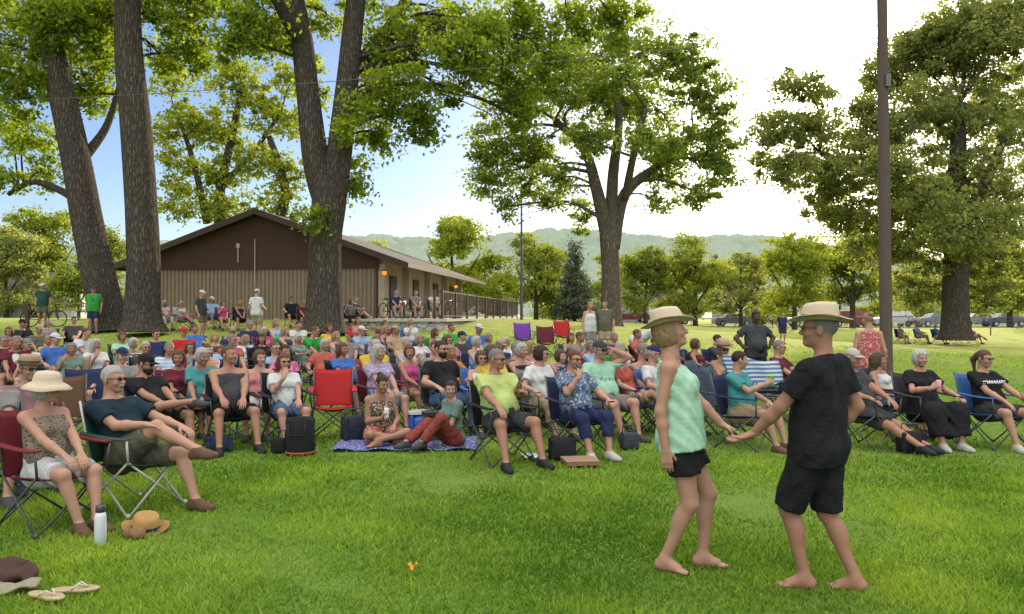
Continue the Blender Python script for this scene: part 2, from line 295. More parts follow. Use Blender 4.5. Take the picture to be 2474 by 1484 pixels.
tree('cottonwood_tree','massive cottonwood forking into two limbs in front of the shelter',[limb(28,(783,802,62),(785,755,45),(784,600,39),(795,480,41),(800,430,38)),limb(28,(790,480,36),(765,390,32),(745,250,28),(728,90,26),(700,-60,21),(660,-200,16)),limb(28,(805,470,34),(818,390,31),(838,200,27),(855,40,24),(880,-120,21)),limb(28,(838,190,19),(905,110,16,1),(965,30,14,2),(1020,-90,12,3)),limb(28,(730,110,17),(690,40,15,-1),(640,-60,12,-2)),limb(28,(872,-60,18),(1000,-150,14),(1150,-170,11),(1290,-60,7))],
 bl(28,[(600,40,90,80,50,-1),(570,110,50,50,18,-1),(660,90,60,60,24,1),(790,30,60,50,16,2),(960,110,90,90,60,1),(1040,60,70,60,36,2),(900,220,60,80,36,2),(970,210,80,80,44,0),(1020,290,60,60,26,1),(1080,220,40,40,12,2),(900,330,50,60,20,2),(860,430,28,60,14,1),(760,520,22,30,7,-1),(850,290,30,70,16,-1),(755,200,40,80,12,2),(1090,40,25,70,10,3),(1090,110,60,50,20,-1),(1150,50,70,60,26,0),(1130,170,45,45,14,0),(1170,130,50,50,16,-1)]+
 [(1250,40,110,70,60,2),(1220,130,80,60,36,1),(1240,220,60,60,26,2),(1330,140,50,70,28,2),(1370,50,60,60,26,3),(1480,20,90,40,34,3),(1500,90,30,40,10,3),(1270,290,40,40,10,2),(850,-120,350,110,110)]),60,.165,.4,leafA,BK,.55,droop=.8)
DEN=1.3
tree('shade_tree','broad round crowned shade tree standing alone right of the shelter',[limb(38,(1478,800,36),(1477,765,26),(1475,650,22),(1470,560,22),(1468,540,21)),limb(38,(1468,570,18),(1440,450,14),(1410,360,11,1),(1340,290,8,1)),limb(38,(1475,560,16),(1482,420,13),(1495,290,9,-1),(1480,160,6)),limb(38,(1482,600,16),(1510,470,14,1),(1590,400,10,2),(1680,330,7,2)),limb(38,(1510,480,10),(1530,380,8,-2),(1560,260,6,-3))],
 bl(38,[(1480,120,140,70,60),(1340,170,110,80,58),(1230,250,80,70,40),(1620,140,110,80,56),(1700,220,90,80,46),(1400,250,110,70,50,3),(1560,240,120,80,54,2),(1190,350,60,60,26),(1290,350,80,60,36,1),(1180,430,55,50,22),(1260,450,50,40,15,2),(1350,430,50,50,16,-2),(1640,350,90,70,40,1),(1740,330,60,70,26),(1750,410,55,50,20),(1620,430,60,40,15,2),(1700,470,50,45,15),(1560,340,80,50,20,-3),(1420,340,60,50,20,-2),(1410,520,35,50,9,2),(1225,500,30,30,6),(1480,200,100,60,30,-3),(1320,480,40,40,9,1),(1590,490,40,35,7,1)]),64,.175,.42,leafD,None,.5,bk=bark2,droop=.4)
DEN=1.5
tree('shade_tree','huge dark tree filling the right edge behind the utility pole',[limb(44,(2308,822,44),(2308,790,34),(2310,700,29),(2312,600,27),(2310,450,22),(2320,250,14)),limb(44,(2311,610,18),(2240,500,14),(2120,420,10,1),(1980,370,6,2)),limb(44,(2311,560,16),(2380,440,12,-1),(2440,300,8))],
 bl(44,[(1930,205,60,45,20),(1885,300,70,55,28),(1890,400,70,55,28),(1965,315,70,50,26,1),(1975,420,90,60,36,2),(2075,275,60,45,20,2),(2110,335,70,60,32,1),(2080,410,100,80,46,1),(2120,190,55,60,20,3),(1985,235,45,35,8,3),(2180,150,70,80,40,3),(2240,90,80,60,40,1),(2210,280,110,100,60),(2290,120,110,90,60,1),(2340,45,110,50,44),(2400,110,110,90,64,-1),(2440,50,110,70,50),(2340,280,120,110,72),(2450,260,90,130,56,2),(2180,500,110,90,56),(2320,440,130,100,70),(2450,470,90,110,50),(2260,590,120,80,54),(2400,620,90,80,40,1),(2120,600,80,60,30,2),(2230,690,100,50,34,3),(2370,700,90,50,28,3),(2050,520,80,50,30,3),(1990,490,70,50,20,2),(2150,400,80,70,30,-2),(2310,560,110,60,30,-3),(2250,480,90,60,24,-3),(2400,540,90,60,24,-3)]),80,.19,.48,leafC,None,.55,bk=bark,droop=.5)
DEN=1.5
tree('yellow_lit_tree','loose sunlit yellow green tree rising behind the shelter roof',[limb(60,(540,600,16),(530,480,12),(560,330,9),(590,180,5)),limb(60,(640,600,14),(690,470,11),(650,330,7)),limb(60,(500,540,9),(470,400,7),(430,280,4)),limb(60,(535,450,8),(610,370,6),(680,270,4))],
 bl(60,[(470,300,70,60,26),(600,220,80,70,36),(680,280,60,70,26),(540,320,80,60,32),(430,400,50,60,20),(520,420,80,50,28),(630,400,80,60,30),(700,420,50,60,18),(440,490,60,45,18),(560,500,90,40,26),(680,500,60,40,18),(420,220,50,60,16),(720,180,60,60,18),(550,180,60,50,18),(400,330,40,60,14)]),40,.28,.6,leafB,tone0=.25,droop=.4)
# background trees
def bgtree(name,label,px,Y,base,top,wpx,mat,tone0=.45,n=90,cone=False,lpc=55):
    k=Y/F; h=(base-top); g=W3(px,base,Y); g[2]=gz(g[0],Y)-.1
    H=CZ+(765-top)/F*Y-g[2]; n=int(n*1.4)
    if cone:
        blobs=[(g+A(0,0,H*q),A(wpx*k*.5*(1.02-q),wpx*k*.5*(1.02-q),H*.06),max(4,int(n*.14*(1.05-q)))) for q in np.linspace(.1,.97,13)]
    else:
        blobs=[]; W=wpx*k*.5
        for _ in range(13):
            a=rng.random()*6.283; rr=.75*W*rng.random()**.5; zz=H*(.18+.64*rng.random()); f=1-abs(zz/H-.45)*.9; q=.34+.24*rng.random()
            blobs.append((g+A(math.cos(a)*rr*f,math.sin(a)*rr*f,zz),A(W*q,W*q,H*(.09+.08*rng.random())),n//9))
        blobs.append((g+A(rng.normal(0,.12)*W,0,H*.86),A(W*.34,W*.34,H*.12),n//9))
    tr=[[(g,H*.03),(g+A(0,0,H*.25),H*.02),(g+A(rng.normal(0,.03)*H,0,H*.9),H*.005)]]
    if not cone: tr+=[[(g+A(0,0,H*.22),H*.014),(g+A(s*wpx*k*.15,0,H*.42),H*.009),(g+A(s*wpx*k*.28,0,H*.62),H*.004)] for s in(-1,1)]
    return tree(name,label,tr,blobs,lpc,.01*H+.14,.04*H+.25,mat,'trees in the background of the park',tone0,8,0)
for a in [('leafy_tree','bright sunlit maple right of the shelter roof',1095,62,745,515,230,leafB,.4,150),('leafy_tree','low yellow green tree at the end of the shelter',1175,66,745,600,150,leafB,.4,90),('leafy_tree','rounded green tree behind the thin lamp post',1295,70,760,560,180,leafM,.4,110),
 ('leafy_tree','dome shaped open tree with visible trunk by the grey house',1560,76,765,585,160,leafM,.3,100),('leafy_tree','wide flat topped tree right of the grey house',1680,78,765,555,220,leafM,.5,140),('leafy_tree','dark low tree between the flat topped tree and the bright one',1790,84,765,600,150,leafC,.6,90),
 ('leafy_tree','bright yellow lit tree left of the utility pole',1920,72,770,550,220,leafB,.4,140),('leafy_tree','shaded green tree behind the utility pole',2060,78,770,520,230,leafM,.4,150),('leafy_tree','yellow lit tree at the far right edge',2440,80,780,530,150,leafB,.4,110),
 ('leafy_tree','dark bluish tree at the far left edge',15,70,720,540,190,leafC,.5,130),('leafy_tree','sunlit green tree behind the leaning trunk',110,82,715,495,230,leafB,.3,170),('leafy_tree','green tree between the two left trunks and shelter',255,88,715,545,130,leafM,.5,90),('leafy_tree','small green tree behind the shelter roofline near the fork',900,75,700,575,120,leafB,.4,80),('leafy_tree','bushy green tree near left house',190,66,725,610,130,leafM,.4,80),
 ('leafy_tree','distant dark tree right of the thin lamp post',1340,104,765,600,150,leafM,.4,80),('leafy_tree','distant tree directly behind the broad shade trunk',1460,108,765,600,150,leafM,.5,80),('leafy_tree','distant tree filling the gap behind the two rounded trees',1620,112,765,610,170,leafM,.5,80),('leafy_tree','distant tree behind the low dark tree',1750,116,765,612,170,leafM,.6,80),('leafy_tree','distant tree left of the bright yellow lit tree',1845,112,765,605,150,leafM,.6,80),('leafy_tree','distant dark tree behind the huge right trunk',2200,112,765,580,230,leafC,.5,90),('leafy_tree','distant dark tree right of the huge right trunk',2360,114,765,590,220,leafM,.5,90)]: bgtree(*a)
bgtree('spruce_tree','dark pointed spruce between the rounded tree and broad trunk',1388,68,765,588,130,leafS,.6,150,True,50)
# shrubs along the street
for q,(px,Y,wd,hh) in enumerate([(1440,95,90,45),(1850,98,160,55),(1980,96,120,40),(2130,97,160,50),(2230,98,120,60),(2400,97,160,60),(1345,90,80,40),(60,72,120,40),(320,60,60,50)]):
    g=gnd(px,Y); k=Y/F; V,Q,tn,_=crown_arrays([(g+A(0,0,hh*k*.5),A(wd*k*.5,2.,hh*k*.5),40)],50,.4,.8,.5)
    tag(obj('hedge_shrub',mesh_np('hedge_shrub',V,Q,[leafM if q%2 else leafC],tone=tn,smooth=False)),['shrub mass left of the spruce and broad trunk','long shrub behind the bent over people','low shrub behind the dancing man hat','shrub behind the base of the utility pole','shrub behind the parked cars at right','tall shrub by the farthest right car','shrub behind the stone patio railing','shrub by the far left house','shrub between left trunk and shelter wall'][q],'shrub','shrubs along the street')
# hills: one wooded ridge whose surface is a rolling canopy of rounded crowns
xs=np.linspace(-420,560,800); ys=np.linspace(380,590,120); X,Yh=np.meshgrid(xs,ys,indexing='ij')
def hz(x,y): return (50+4*np.sin(x*.012+1)+2.5*np.sin(x*.045))*sst(380.,520.,y)*(1-.5*sst(140.,420.,x))
cano=np.zeros_like(X); dxg=xs[1]-xs[0]; dyg=ys[1]-ys[0]
for cx,cy,cr_ in zip(rng.uniform(-420,560,5200),rng.uniform(380,590,5200),rng.uniform(3.,7.,5200)):
    i0,i1=max(0,int((cx-cr_+420)/dxg)),min(len(xs),int((cx+cr_+420)/dxg)+2); j0,j1=max(0,int((cy-cr_-380)/dyg)),min(len(ys),int((cy+cr_-380)/dyg)+2)
    if i1<=i0 or j1<=j0: continue
    dd=cr_**2-(X[i0:i1,j0:j1]-cx)**2-(Yh[i0:i1,j0:j1]-cy)**2; cano[i0:i1,j0:j1]=np.maximum(cano[i0:i1,j0:j1],np.sqrt(np.maximum(dd,0))*.75)
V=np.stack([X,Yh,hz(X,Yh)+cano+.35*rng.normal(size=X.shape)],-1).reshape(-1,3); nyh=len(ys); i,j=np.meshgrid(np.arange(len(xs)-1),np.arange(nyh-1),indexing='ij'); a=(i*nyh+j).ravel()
hillm=simple('hazed_hill_wood',(.24,.285,.22),1,ns=.12,amt=.15,bst=.1,spec=0); tag(obj('hills',mesh_np('hills',V,np.stack([a,a+nyh,a+nyh+1,a+1],-1),[hillm])),kind='structure')  # pale base colour has the distance haze mixed into it
# ---------------------------------------------------------------- shelter building
BR=R_(-8); bo=A(-6.2,36,1.5); bld=empty('park_shelter',bo,BR); tag(bld,'brown gabled park shelter with tan batten siding and long side porch','building')
BL=19.
mb=MB(); xw=-11.6; n=58; V=[];Fs=[]
for k in range(n*4+1):
    q=k//4; st=k%4; x=xw+(-xw)*(q+[0,.45,.5,.95][st])/n; y=[0,0,-.05,-.05][st]; V+=[(x,y,-.6),(x,y,2.42)]
for k in range(n*4): Fs.append((2*k,2*k+2,2*k+3,2*k+1))
mb.add(V,Fs); mb.build('batten_wall',tanwood,bld)
mb=MB(); mb.add([(xw,-.08,2.4),(0,-.08,2.4),(0,-.08,2.95),(xw/2,-.08,4.98),(xw,-.08,2.95)],[(0,1,2,3,4)]); mb.box((xw/2,-.1,2.41),(11.6,.05,.1)); mb.build('gable',darkwood,bld)
MB().add([(xw,BL,-.6),(0,BL,-.6),(0,BL,2.95),(xw/2,BL,4.98),(xw,BL,2.95)],[(4,3,2,1,0)]).build('rear_wall',darkwood,bld)
MB().box((-.1,BL/2,1.2),(.2,BL-.1,3.6)).build('side_wall',beige,bld); MB().box((xw+.1,BL/2,1.2),(.2,BL-.1,3.6)).build('side_wall',beige,bld)
mb=MB(); sl_=.357; RE=BL+.7
for s in(-1,1):
    xe=xw/2+s*7.3; z1=5.07; z0=5.07-7.3*sl_
    mb.add([(xw/2,-.7,z1),(xe,-.7,z0),(xe,RE,z0),(xw/2,RE,z1),(xw/2,-.7,z1+.1),(xe,-.7,z0+.1),(xe,RE,z0+.1),(xw/2,RE,z1+.1)],[(0,1,2,3),(4,7,6,5),(0,4,5,1),(1,5,6,2),(2,6,7,3)])
mb.build('roof',shingle,bld)
for s in(-1,1):
    mb=MB(); xe=xw/2+s*7.34; z0=5.07-7.3*sl_
    mb.add([(xw/2,-.73,4.92),(xe,-.73,z0-.16),(xe,-.73,z0+.13),(xw/2,-.73,5.2),(xw/2,-.68,4.92),(xe,-.68,z0-.16),(xe,-.68,z0+.13),(xw/2,-.68,5.2)],[(0,1,2,3),(4,7,6,5),(0,4,5,1),(3,2,6,7)]); mb.box((xe,BL/2,z0),(.14,BL+1.4,.2)); mb.build('fascia',brownm,bld)
for y0 in(2.2,6.5,11,15.5):
    d=MB().box((.03,y0,1.05),(.08,1.1,2.1)).build('door',brownm,bld); MB().box((.1,y0+.4,1.),(.06,.05,.12)).build('handle',chrome,d)
for y0 in(.15,4.3,8.8,13.2,17.5): MB().box((.16,y0,1.2),(.3,.5,2.7)).build('pilaster',beige,bld)
MB().tube([(.1,-.3,2.5),(-.06,-.12,2.2),(-.06,-.12,-.3)],.05,8).build('downspout',brownm,bld)
MB().box((-6.9,-.12,3.5),(.16,.08,.2)).tube([(-6.9,-.13,2.7),(-6.9,-.13,3.5)],.03,6).build('vent_box',concrete,bld); MB().tube([(-6.05,-.13,1.6),(-6.05,-.13,3.8)],.025,6).build('conduit',concrete,bld)
for p in((.3,-.1,2.25),(.35,15.4,2.2)):
    l=MB().box(p,(.2,.2,.05)).build('wall_lamp',brownm,bld); MB().lathe([(.03,-.2),(.11,-.16),(.11,-.04),(.05,-.02)],10,c=p).build('lamp_glass',lampm,l)
pat=empty('stone_patio',bo,BR); tag(pat,'raised patio with rough stone retaining wall beside the shelter','patio')
MB().box((2.4,5,-1.0),(4.2,22,1.9)).build('retaining_wall',stone,pat); MB().box((2.42,5,-.02),(4.4,22.2,.1)).build('slab',concrete,pat)
rl=empty('patio_railing',bo,BR); tag(rl,'brown metal railing with thin balusters around the stone patio','railing')
cor=[(4.1,-5.9),(4.4,-5.9)]+[(4.4,-5.9+2.4*k) for k in range(1,10)]
for (x,y) in cor: MB().box((x,y,.58),(.09,.09,1.12)).build('post',brownm,rl)
for (a,b) in zip(cor[:-1],cor[1:]):
    mb=MB(); a=A(*a);b=A(*b); c=(a+b)/2; L=np.linalg.norm(b-a); sx=(L,.05) if abs(b[0]-a[0])>.1 else (.05,L)
    for z in(.14,1.08): mb.box((c[0],c[1],z),(sx[0],sx[1],.05))
    nb=int(L/.15)
    for k in range(1,nb): p=a+(b-a)*k/nb; mb.box((p[0],p[1],.61),(.018,.018,.9))
    mb.build('railing_panel',brownm,rl)
def bw(x,y,z): # building local to world
    c,s=math.cos(BR),math.sin(BR); return A(bo[0]+c*x-s*y,bo[1]+s*x+c*y,bo[2]+z)
# bicycles
def ring(mb,c,r,tr,n=28,m=0):
    P=[(c[0]+r*math.cos(2*math.pi*k/n),c[1],c[2]+r*math.sin(2*math.pi*k/n)) for k in range(n+1)]; mb.tube(P,tr,6,m,cap=False)
mbw=MB(); ring(mbw,(0,0,0),.33,.022)
for k in range(12): mbw.tube([(0,0,0),(.32*math.cos(k*.5236),0,.32*math.sin(k*.5236))],.004,4,1)
whm=mbw.mesh('wheel',[tyre,chrome],True)
frm=MB()
for a,b in(((-.5,0,.34),(-.12,0,.3)),((-.12,0,.3),(-.25,0,.82)),((-.2,0,.72),(.36,0,.78)),((-.12,0,.3),(.36,0,.72)),((.34,0,.9),(.52,0,.34)),((-.5,0,.34),(-.2,0,.74))): frm.tube([a,b],.02,8)
frmm=frm.mesh('frame',[metalc],True); hb=MB().tube([(.36,-.3,.98),(.32,0,.95),(.36,.3,.98)],.014,6).mesh('handlebar',[galv],True); sd=MB().box((-.27,0,.86),(.26,.13,.06)).mesh('saddle',[tyre])
def bike(loc,rz,col,label):
    t=empty('bicycle',loc,rz); tag(t,label,'bicycle','bicycles parked at the shelter'); obj('frame',frmm,t,col)
    for x in(-.5,.52): obj('wheel',whm,t,None,Matrix.Translation((x,0,.35)))
    obj('handlebar',hb,t); obj('saddle',sd,t)
for k,(p,rz,c,l) in enumerate([((1.0,-1.5,.03),1.25,(.03,.03,.03),'black bicycle nearest the shelter corner'),((1.5,-1.3,.03),1.4,(.2,.03,.02),'dark red bicycle second from the shelter corner'),((2.0,-1.,.03),1.2,(.05,.08,.2),'blue bicycle third from the shelter corner'),((4.0,-3.2,.03),1.3,(.06,.06,.06),'dark bicycle leaning by the patio railing')]): bike(bw(*p),BR+rz,c,l)
bike(gnd(105,31),.2,(.05,.1,.06),'bicycle beside the standing person at far left')
# picnic table
def picnic(loc,rz,label):
    t=empty('picnic_table',loc,rz); tag(t,label,'table'); MB().box((0,0,.75),(1.9,.75,.05)).build('tabletop',tanwood,t)
    for s in(-1,1):
        MB().box((0,s*.68,.45),(1.9,.26,.05)).build('bench',tanwood,t)
        MB().box((s*.7,0,.37),(.08,1.4,.06)).tube([(s*.7,-.6,0),(s*.7,-.25,.72)],.04,6).tube([(s*.7,.6,0),(s*.7,.25,.72)],.04,6).build('leg',galv,t)
picnic(gnd(165,36),.1,'wooden picnic table on the rise at far left')
t=empty('park_sign',gnd(66,30)); tag(t,'small dark brown post sign at far left','sign'); MB().box((0,0,.4),(.12,.12,.9)).build('post',brownm,t); MB().box((0,-.03,.85),(.3,.08,.2)).build('board',brownm,t)
# poles, wires
t=empty('utility_pole',gnd(2141,19)); tag(t,'tall dark wooden utility pole at right','pole'); MB().tube([(0,0,-.2),(-.03,0,5),(-.07,0,11.5)],[.15,.135,.11],14).build('shaft',polewood,t); MB().box((0,-.15,7.3),(.12,.1,.3)).build('bracket',galv,t)
def wire(a,b,sag,r,label,n=24):
    P=[a+(b-a)*k/n-A(0,0,sag*4*(k/n)*(1-k/n)) for k in range(n+1)]; tag(MB().tube(P,r,5).build('power_cable',galv,smooth=True),label,'cable')
wire(W3(2125,62,19),W3(-500,250,32),.55,.012,'thin black power cable crossing the upper picture to the pole')
t=empty('lamp_post',gnd(1260,46)); tag(t,'thin tall lamp post right of the shelter','lamp'); MB().tube([(0,0,0),(0,0,8.6)],[.09,.05],8).build('shaft',galv,t); MB().tube([(0,0,8.5),(-.15,0,8.75),(-.4,0,8.8)],.03,6).box((-.45,0,8.77),(.4,.2,.12)).build('lamp_head',galv,t)
t=empty('distant_pole',gnd(1776,92)); tag(t,'slender pale pole behind the flat topped tree','pole'); MB().tube([(0,0,0),(0,0,5.2)],[.12,.1],8).build('shaft',concrete,t); MB().box((0,0,4.8),(1.2,.1,.1)).build('crossarm',concrete,t)
t=empty('street_sign',gnd(2393,60)); tag(t,'street sign on a pole before the right hand parked cars','sign'); MB().tube([(0,0,0),(0,0,3.4)],.05,8).build('post',galv,t); MB().box((0,-.06,2.4),(.45,.03,.6)).build('plate',white,t)
# fence along the street
t=empty('wire_fence',gnd(1700,74)); tag(t,'low wire fence along the street edge','fence'); b0=gnd(1700,74)
for k in range(24):
    x=-9+k*2.6; p=A(x,0,gz(b0[0]+x,74)-b0[2]); MB().tube([p,p+A(0,0,1.1)],.04,6).build('post',galv,t)
mb=MB()
for z in(.4,.75,1.08): mb.tube([(-9+k*2.6,0,gz(b0[0]-9+k*2.6,74)-b0[2]+z) for k in range(24)],.012,4)
mb.build('wire',galv,t)
# houses
def house(name,label,px,Y,wd,dp,h,rh,wallm,rz=0,wins=((-.25,),(.25,))):
    t=empty(name,gnd(px,Y),rz); tag(t,label,'house'); MB().box((0,0,h/2-.2),(wd,dp,h+.4)).build('wall',wallm,t)
    mb=MB(); a,b=wd/2+.4,dp/2+.4; mb.add([(-a,-b,h),(a,-b,h),(a,b,h),(-a,b,h),(-a,0,h+rh),(a,0,h+rh)],[(0,1,5,4),(3,4,5,2),(0,4,3),(1,2,5),(0,3,2,1)]); mb.build('roof',shingle,t)
    for q in wins:
        x=q[0]*wd; f=MB().box((x,-dp/2-.02,1.5),(1.7,.1,1.3)).build('window',white,t); MB().box((x-.4,-dp/2-.06,1.5),(.68,.08,1.1)).build('pane',glassm,f); MB().box((x+.4,-dp/2-.06,1.5),(.68,.08,1.1)).build('pane',glassm,f)
    MB().box((0,-dp/2-.03,1),(.95,.1,2)).build('door',white,t)
house('grey_house','small grey house with white windows behind the broad tree',1560,96,7.5,6,2.5,1.5,greys,.1)
house('white_garage','low white building behind the bent over people',1850,115,14,8,3,1.6,white); house('white_house','white house far left behind the leaning trunk',110,78,9,7,2.8,1.8,white,.1); house('grey_house','grey roofed house at the far left edge',10,74,8,7,2.4,1.5,greys); house('white_house','pale house behind the right hand parked cars',2330,118,12,8,3,2,white)
# cars
def carmesh(suv):
    pr=[(-2.2,.35),(-2.22,.75),(-2.05,.95),(-1.2,1.0),(-.6 if not suv else -.9,1.45 if not suv else 1.68),(.7 if not suv else 1.6,1.45 if not suv else 1.68),(1.4 if not suv else 2.1,1.02),(2.15,.95),(2.22,.6),(2.15,.35)]
    mb=MB(); n=len(pr); V=[]
    for s in(-1,1):
        for (x,z) in pr: V.append((x,s*(.86 if z<1.1 else .68),z))
    Fs=[tuple(range(n)),tuple(range(2*n-1,n-1,-1))]+[(k,n+k,n+(k+1)%n,(k+1)%n) for k in range(n)]
    body=mb.add(V,Fs).mesh('body',[plastic],False)
    x0,x1,zt=(-.55,.65,1.4) if not suv else (-.85,1.5,1.6); out_=[]
    for s in(-1,1):
        def q(x,z): return (x,s*(.875-.18*(z-1.02)/.43),z)
        out_.append(MB().add([q(x0-.42,1.05),q(x1+.45,1.05),q(x1,zt),q(x0,zt)],[(0,1,2,3) if s<0 else (3,2,1,0)]).mesh('side_window',[glassm]))
    return body,out_
carA,carB=carmesh(False),carmesh(True); tw=MB().lathe([(.1,-.1),(.3,-.11),(.33,-.08),(.33,.08),(.3,.11),(.1,.1)],18).mesh('wheel',[tyre],True); rw=MB().lathe([(.02,-.112),(.2,-.115),(.2,.115),(.02,.112)],14).mesh('rim',[chrome])
hl=MB().box((0,0,0),(.06,.3,.14)).mesh('headlight',[white])
def car(px,Y,col,suv,label,rz=0):
    g=gnd(px,Y)+A(0,0,.02); t=empty('parked_car',g,rz); tag(t,label,'car','cars parked along the street'); b=carB if suv else carA
    obj('body',b[0],t,col)
    for g_ in b[1]: obj('side_window',g_,t)
    for x in(-1.35,1.35):
        for y in(-.8,.8): wh=obj('wheel',tw,t,None,Matrix.Translation((x,y,.33))@Matrix.Rotation(math.pi/2,4,'X')); obj('rim',rw,wh)
    for y in(-.6,.6): obj('headlight',hl,t,None,Matrix.Translation((-2.2,y,.68)))
for a in [(1522,90,(.12,.02,.02),0,'dark red car left of the white car near the grey house'),(1622,86,(.6,.6,.6),0,'white sedan parked by the grey house'),(1770,88,(.2,.21,.22),0,'grey car partly behind the standing black shirted person'),(2050,83,(.3,.04,.04),1,'red suv just left of the utility pole'),(2155,84,(.5,.5,.5),1,'silver suv just right of the utility pole'),(2262,82,(.16,.17,.18),0,'dark grey car left of the huge right trunk'),(2360,85,(.4,.4,.42),0,'light grey car just right of the huge trunk'),(2425,84,(.1,.13,.2),0,'blue grey car closest to the right edge'),(1950,84,(.4,.4,.42),0,'pale grey car behind the dancing man hat')]: car(*a)
# ---------------------------------------------------------------- signed distance figures
def cone(a,b,ra,rb,k=.03,clip=(),inf=0): return dict(t='c',a=A(*a),b=A(*b),ra=ra,rb=rb,k=k,clip=list(clip),inf=inf)
def ell(c,r,k=.03,R=None,neg=False,clip=(),inf=0): return dict(t='e',c=A(*c),r=A(*r),k=k,R=R,neg=neg,clip=list(clip),inf=inf)
def sdf(prims,h,infl=0,clips=(),nz=0,cut=None,seed=0,fq=1):
    lo=A(9,9,9);hi=-lo
    for p in prims:
        if p.get('neg'): continue
        if p['t']=='c': m=max(p['ra'],p['rb']); l,u=np.minimum(p['a'],p['b'])-m,np.maximum(p['a'],p['b'])+m
        else: m=p['r'] if p['R'] is None else A(1,1,1)*p['r'].max(); l,u=p['c']-m,p['c']+m
        p['box']=(l-p['inf'],u+p['inf']); lo=np.minimum(lo,p['box'][0]); hi=np.maximum(hi,p['box'][1])
    pad=infl+3*h+.012; lo-=pad; hi+=pad; dim=np.ceil((hi-lo)/h).astype(int)+1
    ax=[(lo[i]+h*np.arange(dim[i])).astype(np.float32) for i in range(3)]; Vv=np.full(tuple(dim),.1,np.float32)
    g=[ax[0][:,None,None],ax[1][None,:,None],ax[2][None,None,:]]
    for p in prims:
        if 'box' in p and not p.get('neg'): l,u=p['box']
        else: l,u=p['c']-p['r'],p['c']+p['r']
        e=infl+p['k']+.03; i0=np.maximum(((l-e-lo)/h).astype(int),0); i1=np.minimum(((u+e-lo)/h).astype(int)+2,dim)
        if (i1<=i0).any(): continue
        sl=tuple(slice(a,b) for a,b in zip(i0,i1)); x,y,z=ax[0][sl[0]][:,None,None],ax[1][sl[1]][None,:,None],ax[2][sl[2]][None,None,:]
        if p['t']=='c':
            b=p['b']-p['a']; dx,dy,dz=x-p['a'][0],y-p['a'][1],z-p['a'][2]; t=np.clip((dx*b[0]+dy*b[1]+dz*b[2])/(b@b+1e-9),0,1)
            d=np.sqrt((dx-t*b[0])**2+(dy-t*b[1])**2+(dz-t*b[2])**2)-(p['ra']+t*(p['rb']-p['ra']))-p['inf']-infl
        else:
            q=[x-p['c'][0],y-p['c'][1],z-p['c'][2]]
            if p['R'] is not None: R=p['R']; q=[R[0,i]*q[0]+R[1,i]*q[1]+R[2,i]*q[2] for i in range(3)]
            r=p['r']+p['inf']; k0=np.sqrt((q[0]/r[0])**2+(q[1]/r[1])**2+(q[2]/r[2])**2); k1=np.sqrt((q[0]/r[0]**2)**2+(q[1]/r[1]**2)**2+(q[2]/r[2]**2)**2)+1e-6; d=k0*(k0-1)/k1-(0 if p.get('neg') else infl)
        for pt,nn in p['clip']: d=np.maximum(d,(x-pt[0])*nn[0]+(y-pt[1])*nn[1]+(z-pt[2])*nn[2])
        c=Vv[sl]; k=p['k']
        if p.get('neg'):
            d=-d; hh=np.maximum(k-np.abs(c-d),0)/k; Vv[sl]=np.maximum(c,d)+hh*hh*k/4
        else:
            hh=np.maximum(k-np.abs(c-d),0)/k; Vv[sl]=np.minimum(c,d)-hh*hh*k/4
    if nz:
        q=seed*1.7; gx,gy,gq=g[0]*fq,g[1]*fq,g[2]*(fq if fq<1.5 else fq*.45); Vv+=nz*(np.sin(31*gx+19*gq+q)*np.sin(23*gy-14*gq+q*2)+.6*np.sin(52*gx-33*gy+44*gq+q))
    for pt,nn in clips: Vv=np.maximum(Vv,(g[0]-pt[0])*nn[0]+(g[1]-pt[1])*nn[1]+(g[2]-pt[2])*nn[2])
    if cut: Vv=cut(Vv,g)
    Vv[[0,-1]]=.1; Vv[:,[0,-1]]=.1; Vv[:,:,[0,-1]]=.1
    return nets(Vv,lo,h)
CO=np.array([(i,j,k) for i in(0,1) for j in(0,1) for k in(0,1)])
ED=[(a,b) for a in range(8) for b in range(a+1,8) if np.abs(CO[a]-CO[b]).sum()==1]
def nets(v,lo,h):
    s=v<0; n=[d-1 for d in s.shape]; cnt=sum(s[i:i+n[0],j:j+n[1],k:k+n[2]].astype(np.int8) for i,j,k in CO)
    mk=(cnt>0)&(cnt<8); cells=np.argwhere(mk); idx=np.full(mk.shape,-1,np.int64); idx[mk]=np.arange(len(cells))
    cv=np.stack([v[cells[:,0]+i,cells[:,1]+j,cells[:,2]+k] for i,j,k in CO],1); acc=np.zeros((len(cells),3)); num=np.zeros(len(cells))
    for a,b in ED:
        va,vb=cv[:,a],cv[:,b]; m=(va<0)!=(vb<0); t=np.where(m,va/np.where(m,va-vb,1),0)
        acc+=m[:,None]*(CO[a]+t[:,None]*(CO[b]-CO[a])); num+=m
    V=lo+h*(cells+acc/num[:,None]); Q=[]
    for axn in range(3):
        u,w_=(axn+1)%3,(axn+2)%3; sa=[slice(None)]*3; sb=[slice(None)]*3; sa[axn]=slice(0,-1); sb[axn]=slice(1,None)
        e=np.argwhere(s[tuple(sa)]!=s[tuple(sb)]); e=e[(e[:,u]>0)&(e[:,w_]>0)&(e[:,u]<s.shape[u]-1)&(e[:,w_]<s.shape[w_]-1)]
        ins=s[e[:,0],e[:,1],e[:,2]]
        def cell(du,dw):
            c=e.copy(); c[:,u]+=du; c[:,w_]+=dw; return idx[c[:,0],c[:,1],c[:,2]]
        q=np.stack([cell(-1,-1),cell(0,-1),cell(0,0),cell(-1,0)],1); q[~ins]=q[~ins][:,::-1]; Q.append(q)
    return V,np.concatenate(Q)
def rx(a): c,s=math.cos(a),math.sin(a); return np.array([[1,0,0],[0,c,-s],[0,s,c]])
